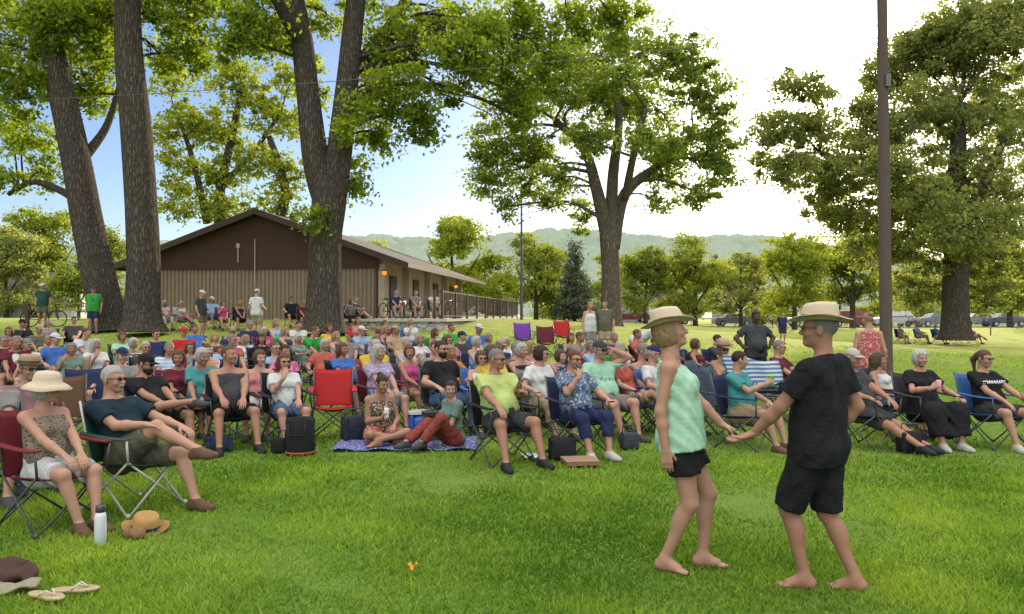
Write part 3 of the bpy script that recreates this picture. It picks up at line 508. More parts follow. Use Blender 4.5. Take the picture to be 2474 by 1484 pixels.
def ry(a): c,s=math.cos(a),math.sin(a); return np.array([[c,0,s],[0,1,0],[-s,0,c]])
def rz(a): c,s=math.cos(a),math.sin(a); return np.array([[c,-s,0],[s,c,0],[0,0,1]])
nrm=lambda v: v/(np.linalg.norm(v)+1e-9)
# head template
def head_template(h,f):
    P=[ell((0,.005,.03),(.076,.095,.086)),ell((0,-.03,-.035),(.058,.062,.075),.04),ell((0,-.068,-.088),(.026,.024,.02),.03),cone((0,.018,-.04),(0,.028,-.16),.053,.054,.03),
       cone((0,-.088,.012),(0,-.108,-.024),.008,.013,.014),ell((0,-.1,-.03),(.017,.012,.009),.01)]
    for s in(-1,1):
        P+=[ell((s*.03,-.1,.008),(.017,.017,.012),.012,neg=True),ell((s*.03,-.079,.007),(.0135,.0125,.0125),.003),cone((s*.014,-.087,.026),(s*.045,-.078,.026),.006,.006,.014),ell((s*.079,.008,-.005),(.009,.022,.033),.008,R=rz(s*.25)),ell((s*.038,-.068,-.028),(.022,.02,.02),.02)]
    P+=[cone((-.02,-.086,-.056),(.02,-.086,-.056),.007,.007,.008),cone((-.014,-.087,-.066),(.014,-.087,-.066),.006,.006,.008)]
    if f:
        for p in P[:3]:
            if 'r' in p: p['r']=p['r']*A(.95,.97,.97)
    V,Q=sdf(P,h); c=V[Q].mean(1); mi=np.zeros(len(Q),int)
    for s in(-1,1):
        mi[(((c-A(s*.03,-.086,.007))/A(.0115,.012,.006))**2).sum(1)<1]=1
        mi[(((c-A(s*.031,-.09,.0275))/A(.017,.016,.005))**2).sum(1)<1]=3
    mi[(((c-A(0,-.09,-.060))/A(.023,.015,.0105))**2).sum(1)<1]=2
    return V,Q,mi
HEAD={(r,f):head_template(r,f) for r in(.0055,.011) for f in(0,1)}
def hand_template(curl,h=.005):
    P=[]; ky=[.03,.01,-.011,-.031]; ln=[.074,.082,.076,.06]
    for y,l in zip(ky,ln):
        P.append(cone((0,y*.35,0),(.088,y,0),.02,.0125,.012)); p=A(.09,y,0); a=0
        for q,fr in enumerate((.45,.32,.26)):
            a+=curl*(.8,1.1,.8)[q]; e=p+l*fr*A(math.cos(a),y*.25,math.sin(a)); P.append(cone(p,e,.0092-.0008*q,.0086-.0008*q,.004)); p=e
    P+=[cone((.012,.015,.004),(.045,.046,.012),.016,.0125,.012),cone((.045,.046,.012),(.072,.058,.02+curl*.012),.0115,.0102,.006),cone((.072,.058,.02+curl*.012),(.092,.056,.028+curl*.03),.0102,.0085,.005),cone((-.03,0,0),(.01,0,0),.026,.024,.012)]
    V,Q=sdf(P,h); V[:,2]*=.92; return V,Q
HAND={k:hand_template(R_(c)) for k,c in(('relax',18),('grip',55),('flat',8))}
HAIR={}
def hair_mesh(st):
    if st in HAIR: return HAIR[st]
    P=[ell((0,.008,.034),(.08,.1,.09))]; face=(-.035,.062); bot=-.06; nz=.0025; fq=5
    if st=='thin': face=(-.02,.075)
    if st in('bob','curly'): P+=[ell((0,.022,-.005),(.096,.098,.112),.04)]; bot=-.115; face=(-.042,.06); nz=.006 if st=='curly' else .0035; fq=3.5 if st=='curly' else 5
    if st=='wavy': P+=[ell((0,.022,-.005),(.1,.1,.112),.04),cone((-.07,.035,-.06),(-.085,.03,-.19),.045,.035,.04),cone((.07,.035,-.06),(.085,.03,-.19),.045,.035,.04),cone((0,.07,-.05),(0,.075,-.2),.06,.05,.05)]; bot=-.24; face=(-.035,.06); nz=.006; fq=3
    if st=='long': P+=[ell((0,.025,-.01),(.09,.092,.11),.04),cone((0,.075,0),(0,.085,-.28),.07,.05,.05),cone((-.06,.05,-.05),(-.05,.07,-.26),.04,.03,.05),cone((.06,.05,-.05),(.05,.07,-.26),.04,.03,.05)]; bot=-.34; face=(-.03,.06); nz=.004
    if st=='pony': P+=[cone((0,.1,.05),(0,.15,-.02),.03,.035,.03),cone((0,.15,-.02),(0,.13,-.17),.035,.015,.03)]; bot=-.2
    if st=='bun': P+=[ell((0,.085,.1),(.045,.045,.04),.02)]
    def cut(v,g):
        x,y,z=g
        # carve the face: in front of face[0] and below face[1], with a slightly ragged hairline
        rag=.006*np.sin(90*x+1)+.004*np.sin(170*x)
        car=np.maximum(y-face[0]+0*x,z-face[1]+rag); v=np.maximum(v,-car); v=np.maximum(v,bot-z+.01*np.sin(70*x+40*y))
        if st in('short','thin','bun','pony'): v=np.maximum(v,-np.maximum(y-.03+0*x,z-.0+0*x+0*y))
        return v
    V,Q=sdf(P,.0055,0,nz=nz,cut=cut,fq=fq); HAIR[st]=mesh_np('hair',V,Q,[hairm]); return HAIR[st]
def beard_mesh(st):
    if st in HAIR: return HAIR[st]
    if st=='beard': V,Q=sdf([ell((0,-.032,-.05),(.062,.068,.075),.03),ell((0,-.07,-.09),(.035,.03,.035),.03)],.006,0,nz=.003,fq=4,cut=lambda v,g: np.maximum(v,np.maximum(g[2]+.036-.0*g[0],g[1]-.03)))
    else: V,Q=sdf([cone((0,-.1,-.044),(.028,-.09,-.055),.008,.006),cone((0,-.1,-.044),(-.028,-.09,-.055),.008,.006)],.004)
    HAIR[st]=mesh_np('beard',V,Q,[hairm]); return HAIR[st]
HATS={}
def hat_mesh(st):
    if st in HATS: return HATS[st]
    band=None
    if st=='cap':
        V,Q=sdf([ell((0,.008,.045),(.088,.108,.092))],.006,cut=lambda v,g: np.maximum(v,.052-g[2]+.12*g[1]+0*g[0])); me=mesh_np('hat',V,Q,[cloth])
        b=MB().sheet(lambda u,v:(math.sin((u-.5)*2.4)*.08*(1-.08*v),-.075-.03*math.cos((u-.5)*2.4)-.075*v*math.cos((u-.5)*2.2),.05-.012*v-.25*(u-.5)**2*.12),10,4,.005).mesh('hat_bill',[cloth],True); band=('bill',b)
    else:
        if st=='straw': pr=[(.164,.062),(.164,.066),(.13,.054),(.1,.058),(.097,.1),(.09,.15),(.076,.172),(.04,.16),(.01,.15)]; br=.034
        elif st=='fedora': pr=[(.132,.062),(.132,.066),(.115,.056),(.096,.06),(.093,.1),(.088,.13),(.075,.145),(.04,.138),(.01,.13)]; br=.012
        else: pr=[(.175,.005),(.177,.009),(.14,.04),(.105,.058),(.1,.09),(.092,.125),(.075,.145),(.04,.152),(.01,.154)]; br=-.012
        def fn(p,r,q):
            if r>.11: p=p+A(0,0,br*abs(math.cos(q))**1.5*(r-.1)/.07-(.024*max(0,-math.sin(q))**2*(r-.1)/.07 if st=='straw' else 0)+.004*math.sin(q*5)*(r-.1)/.07)
            elif st=='straw' and p[2]>.13: p=p+A(0,0,-.018*max(0,-math.sin(q))*(r/.09)-.012*abs(math.sin(q))*(r<.05))
            return p
        me=MB().lathe(pr,36,0,1.14,fn=fn).mesh('hat',[straw],True)
        band=('hat_band',MB().lathe([(.0985,.062),(.1005,.066),(.0988,.09),(.095,.092)] if st!='fedora' else [(.0965,.063),(.0985,.066),(.0965,.09),(.093,.092)],36,0,1.14).mesh('hat_band',[cloth],True))
    HATS[st]=(me,band); return HATS[st]
g_=MB()
for s in(-1,1):
    g_.add([(s*(.032+.022*math.cos(q)),-.106+(.012*max(0,math.cos(q))),.006+.016*math.sin(q)) for q in np.linspace(0,6.283,13)[:-1]],[tuple(range(12))]); g_.box((s*.078,-.05,.012),(.004,.11,.006),R=rz(s*-.12))
g_.box((0,-.11,.012),(.02,.005,.006)); GLS=g_.mesh('glasses',[lensm])
def ik(a,t,l1,l2,pole):
    d=t-a; L=np.linalg.norm(d); mxl=.995*(l1+l2)
    if L>mxl: t=a+d/L*mxl; L=mxl
    n=nrm(t-a); x=(l1*l1-l2*l2+L*L)/(2*L); hh=math.sqrt(max(l1*l1-x*x,0)); p=nrm(pole-n*(pole@n)); return a+n*x+p*hh,t
def skeleton(p,sex):
    J={}; f=sex=='f'; pel=A(*p.get('pel',(0,.06,.47))); yaw=R_(p.get('yaw',0)); T=rz(yaw)@ry(R_(p.get('side',0)))@rx(-R_(p.get('lean',14))); Tp=rz(yaw*.4); J['pel'],J['T']=pel,T
    J['neck']=pel+T@A(0,0,.52); H=rz(yaw+R_(p.get('hy',0)))@ry(R_(p.get('ht',0)))@rx(R_(p.get('hp',4))); J['H']=H; J['head']=J['neck']+T@A(0,-.018,.05)+H@A(0,-.012,.11)
    sw=.162 if f else .188
    for s,nm in((-1,'R'),(1,'L')):
        J['sh'+nm]=pel+T@A(s*sw,.01,.452)
        el,wr=ik(J['sh'+nm],A(*p['w'+nm]),.285,.25,A(*p.get('ep'+nm,(s*.6,.7,-.5)))); J['el'+nm],J['wr'+nm]=el,wr
        J['hip'+nm]=pel+Tp@A(s*.09,0,-.03); kn,an=ik(J['hip'+nm],A(*p['a'+nm]),.43,.415,A(*p.get('kp'+nm,(s*.25,-.6,1)))); J['kn'+nm],J['an'+nm]=kn,an
        sd_=nrm(an-kn)
        if 'f'+nm in p: fd=nrm(A(*p['f'+nm])); dn=A(0,0,-1) if abs(fd[2])<.35 else nrm(sd_-fd*(sd_@fd))
        else: fd=nrm(Tp@A(s*.2,-1,0)); dn=A(0,0,-1)
        dn=nrm(dn-fd*(dn@fd)); J['fd'+nm],J['dn'+nm]=fd,dn
        J['hd'+nm]=nrm(A(*p['h'+nm])) if 'h'+nm in p else nrm(nrm(wr-el)+A(0,0,-.15)); J['pn'+nm]=A(*p.get('pn'+nm,(0,0,-1)))
    return J
def torso_prims(J,sex,fat,neck=True):
    pel,T=J['pel'],J['T']; f=sex=='f'; P=[]; w_=.09+.015*fat
    for s,nm in((-1,'R'),(1,'L')):
        P+=[cone(pel+T@A(s*.072,.0,-.02),pel+T@A(s*.06,-.005,.16),.108+.02*fat,.088+.035*fat,.06),cone(pel+T@A(s*.06,-.005,.16),pel+T@A(s*(.08 if f else .098),0,.37),.09+.035*fat,(.088 if f else .098)+.012*fat,.06),
            cone(J['neck']+T@A(s*.03,.012,-.035),J['sh'+nm]+T@A(s*-.01,0,0),.05,.055,.05),ell(pel+T@A(s*.075,.055,-.04),(.1,.09,.095),.05,T)]
        if f: P+=[ell(pel+T@A(s*.07,-.085-.015*fat,.315),(.066+.012*fat,.06+.015*fat,.066),.035,T)]
    P+=[ell(pel+T@A(0,-.03-.06*fat,.11),(.125+.05*fat,.09+.075*fat,.15),.06,T)]
    if neck: P+=[cone(J['neck']+T@A(0,.012,-.06),J['head']+J['H']@A(0,.02,-.06),.06,.05,.035)]
    return P
def foot_prims(an,fd,dn,toes):
    P=[cone(an,an+dn*.035-fd*.015,.037,.038,.02),cone(an+dn*.045-fd*.035,an+dn*.055+fd*.09,.034,.027,.03),cone(an+dn*.02+fd*.02,an+dn*.055+fd*.1,.035,.022,.03)]
    sd_=np.cross(fd,dn)
    if toes:
        for q in range(5): P.append(cone(an+dn*.06+fd*.1+sd_*(q-2)*.014,an+dn*.066+fd*(.165-.007*abs(q-1.2)**1.5)+sd_*(q-2)*.0165,.013,.0095,.006))
    else: P.append(cone(an+dn*.055+fd*.09,an+dn*.058+fd*.155,.038,.026,.03))
    return P
CACHE={}
def body_mesh(key,J,sex,fat,h,bare,hands,arm=1.):
    if key in CACHE: return CACHE[key]
    P=torso_prims(J,sex,fat); f=sex=='f'; af=(.9 if f else 1.)+.12*fat
    for nm in 'RL':
        sh,el,wr=J['sh'+nm],J['el'+nm],J['wr'+nm]; P+=[cone(sh,el,.05*af,.039*af,.03),cone(el,el+(wr-el)*.35,.041*af,.041*af,.02),cone(el+(wr-el)*.35,wr,.041*af,.026,.02)]
        hp,kn,an=J['hip'+nm],J['kn'+nm],J['an'+nm]; lf=1+.12*fat; P+=[cone(hp,kn,.092*lf,.055*lf,.035),cone(kn,an,.051*lf,.034,.025)]
        bk_=nrm(J['fd'+nm]-nrm(an-kn)*(J['fd'+nm]@nrm(an-kn)))
        P+=[ell(kn+(an-kn)*.3-bk_*.02,(.046*lf,.046*lf,.105),.03,R=frame(nrm(an-kn))),ell(kn+bk_*.02,(.04,.04,.045),.02,R=frame(nrm(an-kn)))]
        P+=foot_prims(an,J['fd'+nm],J['dn'+nm],bare)
    V,Q=sdf(P,h); mi=np.zeros(len(Q),int); Vs,Qs,Ms=[V],[Q],[mi]; off=len(V)
    hv,hq,hm=HEAD[(.0055 if h<.016 else .011,int(f))]; Vs.append(hv@J['H'].T+J['head']); Qs.append(hq+off); Ms.append(hm); off+=len(hv)
    for nm in 'RL':
        tv,tq=HAND[hands.get(nm,'relax')]; d=J['hd'+nm]; n_=nrm(J['pn'+nm]-d*(J['pn'+nm]@d)); t=np.cross(d,n_)*(1 if nm=='R' else -1)
        M=np.stack([d,t,n_],1); q=tq[:,::-1] if np.linalg.det(M)<0 else tq; Vs.append((tv*(.94 if f else 1.02))@M.T+J['wr'+nm]); Qs.append(q+off); Ms.append(np.zeros(len(q),int)); off+=len(tv)
    CACHE[key]=mesh_np('body',np.concatenate(Vs),np.concatenate(Qs),[skin,eyem,lip,brow],np.concatenate(Ms)); return CACHE[key]
def frame(z):
    a=A(1,0,0) if abs(z[0])<.8 else A(0,1,0); x=nrm(np.cross(a,z)); return np.stack([x,np.cross(z,x),z],1)
def shirt_mesh(key,J,sex,fat,h,st,hem,loose,pat):
    if key in CACHE: return CACHE[key]
    pel,T=J['pel'],J['T']; P=torso_prims(J,sex,fat,False); up=T@A(0,0,1)
    if st in('tank','dress','flow'):
        keep=[]
        for p in P:
            if p['t']=='c' and p['ra']==.05: p=dict(p); p['b']=p['a']+(p['b']-p['a'])*.62; p['rb']=.05
            keep.append(p)
        P=keep
    if st in('tee','long','polo'):
        for nm in 'RL':
            sh,el,wr=J['sh'+nm],J['el'+nm],J['wr'+nm]; d=nrm(el-sh)
            if st=='long': P+=[cone(sh,el,.053,.046,.03),cone(el,wr,.045,.032,.02,clip=[(el+(wr-el)*.93,nrm(wr-el))])]
            else: P+=[cone(sh,el,.056,.062,.03,clip=[(sh+(el-sh)*.66,d)])]
    if st=='flow':
        P+=[cone(pel+T@A(s*.05,-.01,.26),pel+T@A(s*.085,-.01,-.16),.1,.14,.06) for s in(-1,1)]
    if loose: P+=[cone(pel+T@A(s*.075,-.01,.25),pel+T@A(s*.08,0,-.14),.1+.02*fat,.118+.02*fat,.05) for s in(-1,1)]
    cl=[(pel+T@A(0,0,hem),-up),(J['neck']+T@A(0,.02,.012 if st in('tee','long','polo') else -.035),T@nrm(A(0,-.55,1)))]
    if st=='dress': P+=[cone(pel,(J['knR']+J['knL'])/2,.16,.15,.06)]; cl=cl[1:]
    V,Q=sdf(P,h,.014 if st!='long' else .018,cl,.0075 if st=='flow' else .0035 if h<.012 else .006 if h<.02 else .003,seed=len(CACHE),fq=1.3 if st=='flow' else 1); CACHE[key]=mesh_np('shirt',V,Q,[PAT[pat]]); return CACHE[key]
def bottoms_mesh(key,J,sex,fat,h,st,pat):
    if key in CACHE: return CACHE[key]
    pel,T=J['pel'],J['T']; up=T@A(0,0,1); P=[p for p in torso_prims(J,sex,fat,False)]; wc=[(pel+T@A(0,0,.1),up)]
    P=[dict(p,clip=wc) for p in P if (p['t']=='c' and p['k']==.06) or p['t']=='e']
    for nm in 'RL':
        hp,kn,an=J['hip'+nm],J['kn'+nm],J['an'+nm]; lf=1+.12*fat
        if st=='skirt': continue
        tt={'shorts':.8,'mini':.56,'long_shorts':.98}.get(st)
        if tt: P.append(cone(hp,kn,.1*lf,(.09 if st=='mini' else .08)*lf,.035,clip=[(hp+(kn-hp)*tt,nrm(kn-hp))]))
        else:
            P.append(cone(hp,kn,.094*lf,.064*lf,.035)); e={'capri':.55,'pants':.93}[st]; P.append(cone(kn,an,.063*lf,.056 if st=='pants' else .05,.03,clip=[(kn+(an-kn)*e,nrm(an-kn))]))
    if st=='skirt':
        k=(J['knR']+J['knL'])/2; a=(J['anR']+J['anL'])/2; P+=[cone(J['hip'+q],J['kn'+q],.12,.1,.1) for q in 'RL']+[cone(J['kn'+q],J['kn'+q]+(J['an'+q]-J['kn'+q])*.75,.1,.11,.12,clip=[(k+(a-k)*.75,nrm(a-k))]) for q in 'RL']
    V,Q=sdf(P,h,.013,(),.004 if h<.02 else .002,seed=len(CACHE)+3); CACHE[key]=mesh_np('bottoms',V,Q,[PAT[pat]]); return CACHE[key]
def shoe_mesh(key,J,nm,h):
    if key in CACHE: return CACHE[key]
    an,fd,dn=J['an'+nm],J['fd'+nm],J['dn'+nm]; V,Q=sdf(foot_prims(an,fd,dn,False),min(h,.012),.01,[(an+dn*.08,dn),(an-dn*.02,-dn)]); CACHE[key]=mesh_np('shoe',V,Q,[shoem]); return CACHE[key]
COL=dict(black=(.016,.016,.018),navy=(.022,.03,.08),ink=(.014,.03,.042),taupe=(.2,.16,.12),white=(.52,.52,.5),grey=(.2,.19,.18),charcoal=(.05,.05,.053),red=(.4,.022,.022),brick=(.16,.018,.026),rust=(.25,.055,.04),coral=(.4,.09,.07),pink=(.46,.17,.18),magenta=(.42,.055,.17),maroon=(.12,.02,.03),yellow=(.53,.35,.05),lime=(.4,.48,.16),green=(.035,.28,.045),mint=(.3,.52,.37),teal=(.06,.24,.24),lightblue=(.25,.37,.52),blue=(.05,.13,.38),olive=(.11,.105,.07),tan=(.34,.25,.155),brown=(.11,.06,.033),orange=(.5,.17,.045),denim=(.085,.13,.215),mauve=(.24,.13,.155),lilac=(.28,.22,.34),sage=(.13,.19,.16),cream=(.62,.5,.36),purple=(.16,.05,.32),darkgreen=(.025,.075,.05),silver=(.42,.4,.36),auburn=(.15,.052,.025),blonde=(.34,.22,.11),darkbrown=(.04,.022,.014))
SK=[(.4,.215,.145),(.33,.165,.105),(.43,.245,.17),(.29,.14,.088),(.08,.04,.024)]
# poses
def sit(arms='lap',legs='std',lean=14,z=.47,**k):
    p=dict(pel=(0,.06,z),lean=lean); a=arms.split('/'); a=a*2 if len(a)==1 else a
    for s,nm,q in((-1,'R',a[0]),(1,'L',a[1])):
        p['w'+nm]={'lap':(s*.09,-.27,.615),'rest':(s*.3,-.2,.66),'chin':(s*.075,-.12,.93),'hold':(s*.13,-.27,.78),'drink':(s*.09,-.16,.96),'fold':(-s*.1,-.15,.76),'up':(s*.2,.1,1.14),'knee':(s*.15,-.36,.6),'low':(s*.05,-.36,.56)}[q]
        if q in('chin','drink'): p['h'+nm]=(-s*.35,.35,1); p['pn'+nm]=(-s*.3,1,0); p['ep'+nm]=(s*.5,-.1,-1)
        if q=='hold': p['h'+nm]=(-s*.6,-.5,.5); p['pn'+nm]=(-s,.3,0)
        if q=='fold': p['h'+nm]=(-s,.1,.1); p['pn'+nm]=(0,1,0)
        if q=='up': p['h'+nm]=(-s,.2,.1); p['pn'+nm]=(0,-1,0); p['ep'+nm]=(s,-.3,.3)
        p['a'+nm]={'std':(s*.13,-.48,.08),'apart':(s*.22,-.5,.08),'out':(s*.07,-.78,.08),'tuck':(s*.1,-.3,.08),'legx':(s*.13,-.48,.08),'fig4':(s*.13,-.48,.08)}[legs]
    if legs=='legx': p['aR']=(.08,-.66,.38); p['kpR']=(0,-.3,1); p['fR']=(.1,-1,-.45)
    if legs=='fig4': p['aR']=(.2,-.4,.64); p['kpR']=(-1,-.4,.2); p['fR']=(.55,-.75,.1)
    p.update(k); return p
def stand(**k):
    p=dict(pel=(0,0,.93),lean=2,wR=(-.25,-.02,.87),wL=(.25,-.02,.87),aR=(-.1,.02,.08),aL=(.1,.02,.08),pnR=(1,0,0),pnL=(-1,0,0),epR=(-.4,1,0),epL=(.4,1,0),kpR=(-.1,-1,0),kpL=(.1,-1,0)); p.update(k); return p
def person(loc,rot,label,sex='m',top=('tee','black'),bot=('shorts','charcoal'),hair=('short','grey'),hat=None,gl=0,sk=0,fat=.25,S=.97,pose=None,hy=None,hands={},shoe='charcoal',chair=None,beard=None,hem=None,loose=True,group='people in the park crowd',frame_c='charcoal',clabel=None,far=False):
    pose=dict(pose or sit()); 
    if hy is not None: pose['hy']=hy
    Yd=loc[1]; h=.011 if Yd<7 else .0145 if Yd<11.5 else .019 if Yd<17 else .026
    seated='pel' in pose and pose['pel'][2]<.8
    J=skeleton(pose,sex); pk=str(sorted(pose.items()))+sex+f'{fat:.1f}{h}'
    r=empty('person',loc,R_(rot),S); tag(r,label,'person',group)
    skc=SK[sk]; bare=shoe is None
    obj('body',body_mesh('B'+pk+str(bare)+str(hands),J,sex,fat,h,bare,hands),r,skc)
    tp=top[2] if len(top)>2 else 'plain'; bp=bot[2] if len(bot)>2 else 'plain'
    hem=hem if hem is not None else (-.06 if seated else -.12)
    sh=obj('shirt' if top[0]!='dress' else 'dress',shirt_mesh('S'+pk+top[0]+tp+str(hem)+str(loose),J,sex,fat,h,top[0],hem,loose and not seated,tp),r,COL[top[1]])
    if top[0]!='dress': obj({'mini':'shorts','long_shorts':'shorts','capri':'trousers','pants':'trousers'}.get(bot[0],bot[0]),bottoms_mesh('L'+pk+bot[0]+bp,J,sex,fat,h,bot[0],bp),r,COL[bot[1]])
    if shoe:
        for nm in 'RL': obj('shoe',shoe_mesh('F'+pk+nm,J,nm,h),r,COL[shoe])
    HM=Matrix.Translation(J['head'])@Matrix(J['H'].tolist()).to_4x4()
    if hair and hair[0]!='none': obj('hair',hair_mesh(hair[0]),r,COL[hair[1]],HM)
    if beard: obj('beard',beard_mesh(beard),r,COL[hair[1]],HM)
    if hat:
        hm,bd=hat_mesh(hat[0]); ho=obj('hat',hm,r,COL[hat[1]],HM)
        if bd: obj(bd[0],bd[1],ho,COL[hat[2] if len(hat)>2 else hat[1]])
    if gl: obj('glasses',GLS,r,None,HM)
    if chair: campchair(loc,rot,chair,clabel or ('folding camp chair under the '+label.replace('seated ','')),frame_c)
    def world(p):
        q=rz(R_(rot))@(np.asarray(p)*S); return q+A(*loc)
    return dict(root=r,J=J,w=world,shirt=sh,S=S,rot=rot)
# camp chair
def sheet_mesh(n,fn,th): return MB().sheet(fn,8,8,th).mesh(n,[fabric],True)
ch_seat=sheet_mesh('seat',lambda u,v:(-.26+.52*u,-.27+.48*v,.43-.03*v-.075*(1-(2*u-1)**2)*(1-.5*(2*v-1)**2)),.008)
ch_back=MB().sheet(lambda u,v:(-.265+.53*u,.2+.14*v+.05*(1-(2*u-1)**2),.4+.5*v-.03*(1-(2*u-1)**2)*v),8,8,.01).mesh('backrest',[fabric],True)
def armm(s): return MB().sheet(lambda u,v:(s*(.25+.07*u),-.28+.54*v,.635+.02*v-.012*math.sin(v*3.14)),3,6,.012).mesh('armrest',[fabric],True)
def legm(sx,sy): return MB().tube([(sx*.28,sy*.28,.0),(-sx*.25,sy*.25,.43)],.009,8).tube([(sx*.28,sy*.28,0),(sx*.26,-sy*.24,.43)],.009,8).lathe([(.02,0),(.022,.02),(.012,.035)],8,c=(sx*.28,sy*.28,0)).mesh('leg',[metalc],True)
ch_arm={s:armm(s) for s in(-1,1)}; ch_leg={(a,b):legm(a,b) for a in(-1,1) for b in(-1,1)}
ch_bp={s:MB().tube([(s*.255,.2,.38),(s*.265,.34,.91)],.01,8).mesh('back_post',[metalc],True) for s in(-1,1)}; ch_ap={s:MB().tube([(s*.265,-.26,.42),(s*.29,-.27,.63)],.01,8).mesh('arm_post',[metalc],True) for s in(-1,1)}
def campchair(loc,rot,col,label,fc='charcoal'):
    t=empty('camp_chair',loc,R_(rot)); w_=label.split(); tag(t,' '.join(w_[:16]),'chair','folding camp chairs on the lawn'); c=COL[col]; f=COL[fc]
    obj('seat',ch_seat,t,c); obj('backrest',ch_back,t,c)
    for s in(-1,1): obj('armrest',ch_arm[s],t,c if loc[1]<30 else c); obj('back_post',ch_bp[s],t,f); obj('arm_post',ch_ap[s],t,f)
    for k in ch_leg: obj('leg',ch_leg[k],t,f)
    return t
def at(px,Y): return tuple(gnd(px,Y))
# --- dancers
G2='dancing couple on the lawn'
dw=person(at(1650,5.0),74,'barefoot person dancing in mint sleeveless top, black shorts and wide straw hat','f',('flow','mint','tiedye'),('mini','black'),('bob','blonde'),('straw','cream','tan'),0,0,.1,.955,stand(pel=(.0,.02,.915),lean=7,side=-2,hy=4,hp=-14,ht=4,wR=(-.22,.1,.83),wL=(.12,-.3,.9),hL=(-.05,-1,-.5),pnL=(-.3,0,-1),epL=(.5,.5,-1),epR=(-.3,1,0),aR=(-.08,.12,.08),aL=(.08,-.12,.08),kpL=(0.1,-1,0),kpR=(-.1,-1,0),fR=(-.3,-1,0),fL=(.1,-1,0)),shoe=None,group=G2,hem=-.1,loose=False)
dm=person(at(1975,4.62),222,'barefoot person dancing in dark shirt, black knee shorts and straw hat, seen from behind','m',('tee','black'),('long_shorts','black'),('short','grey'),('straw','cream','brown'),1,1,.15,.965,stand(pel=(.0,0.,.92),lean=5,yaw=0,side=2,hy=22,hp=-2,wL=(.27,-.33,.9),hL=(.3,-1,-.5),pnL=(.3,0,1),epL=(.6,.8,-.6),wR=(-.21,-.02,.92),hR=(.5,-.8,-.3),pnR=(1,0,0),epR=(-.6,1,0),aL=(.06,-.06,.08),aR=(-.13,.17,.08),fL=(.55,-.8,0),fR=(.4,-.9,0),kpL=(.2,-1,0),kpR=(.2,-1,0)),shoe=None,group=G2,hem=-.14)
# --- front rows
def fp(px,Y,rot,label,**k): r=person(at(px,Y),rot,label,**k); return r
p1=fp(132,6.05,60,'seated person in white sun hat and leopard print sleeveless top, front left',sex='f',top=('tank','taupe','leopard'),bot=('shorts','white'),hair=('bob','silver'),hat=('sun','cream','brown'),gl=1,S=.92,fat=.3,pose=sit('low','tuck',10,hy=26,hp=4,aR=(-.06,-.48,.08),aL=(.07,-.5,.08)),chair='brick',shoe='brown')
p2=fp(328,6.6,64,'seated grey moustached person in dark blue shirt with legs crossed, front left',top=('tee','ink'),bot=('shorts','olive'),hair=('short','silver'),gl=1,S=1.0,fat=.35,beard='moustache',pose=sit('low/rest','std',27,z=.45,hy=12,hp=2,aR=(.1,-.62,.52),kpR=(0,.1,1),fR=(.2,-1,.1),aL=(.16,-.54,.08),wR=(-.06,-.2,.72)),chair='darkgreen',shoe='brown',frame_c='silver')
p3=fp(75,7.5,40,'seated person in tan fedora and mauve polo behind the white sun hat',top=('tee','mauve'),bot=('pants','denim'),hair=('short','grey'),hat=('fedora','tan','brown'),gl=1,fat=.6,pose=sit('rest/low','std',12,hy=20),chair='maroon')
fp(-25,6.9,35,'person mostly cut off by the left picture edge',top=('tee','grey'),bot=('shorts','grey'),pose=sit('low','std'),chair='charcoal')
p5=fp(385,9.2,58,'reclining bearded person in black cap and black shirt',top=('tee','black'),bot=('shorts','black'),hair=('short','darkbrown'),beard='beard',hat=('cap','black'),gl=1,sk=1,pose=sit('low','fig4',30,hy=25,hp=12),chair='charcoal')
p6=fp(560,9.6,30,'seated person in black and grey sleeveless shirt and black shorts, legs apart',top=('tank','charcoal'),bot=('shorts','black'),hair=('thin','brown'),fat=.5,S=1.0,sk=1,pose=sit('knee/lap','apart',16,hy=40,hp=-4),chair='black',shoe='black')
p7=fp(695,9.9,30,'seated person in white printed shirt and sunglasses with hand at mouth',sex='f',top=('tee','white'),bot=('shorts','denim'),hair=('long','auburn'),gl=1,S=.92,pose=sit('chin/lap','std',18,hy=5),chair='black')
p9=fp(925,11.1,38,'seated white haired person in lilac patterned blouse behind the ground sitters',sex='f',top=('tee','lilac','floral'),bot=('shorts','lightblue'),hair=('wavy','silver'),fat=.5,pose=sit('low','std',12,hy=25),chair='maroon')
bp=at(980,9.85)
p10=person((bp[0]-.3,9.75,.035),25,'person in floral sundress sitting cross legged on the picnic blanket','f',('tank','brown','floral'),('mini','coral','floral'),('bun','darkbrown'),None,0,1,.15,.93,dict(pel=(0,.05,.13),lean=-4,hy=15,hp=15,wR=(-.03,-.2,.36),wL=(.12,-.24,.26),hR=(.1,-.6,.8),pnR=(1,0,0),aR=(.16,-.26,.09),aL=(-.14,-.36,.09),kpR=(-1,-.6,.25),kpL=(1,-.6,.25),fR=(1,-.3,0),fL=(-1,-.3,0)),hands={'R':'grip'},shoe=None)
p11=person((bp[0]+.58,9.55,.035),-54,'small person in grey green shirt and rust patterned trousers sitting on the blanket','f',('tee','sage'),('pants','rust','leopard'),('short','darkbrown'),None,0,0,.1,.86,dict(pel=(0,.05,.13),lean=-1,hy=60,hp=6,wR=(-.22,.2,.12),wL=(.08,-.3,.3),aR=(-.05,-.66,.10),aL=(.1,-.5,.10),kpR=(0,-.1,1),kpL=(.2,0,1)),shoe='charcoal')
p12=fp(1215,8.65,28,'seated person in lime green shirt and grey shorts holding a bottle',top=('tee','lime'),bot=('shorts','charcoal'),hair=('thin','grey'),gl=1,fat=.95,S=1.0,sk=1,pose=sit('knee/hold','apart',15,hy=32,wR=(-.2,-.3,.64)),hands={'L':'grip'},chair='black',shoe='black')
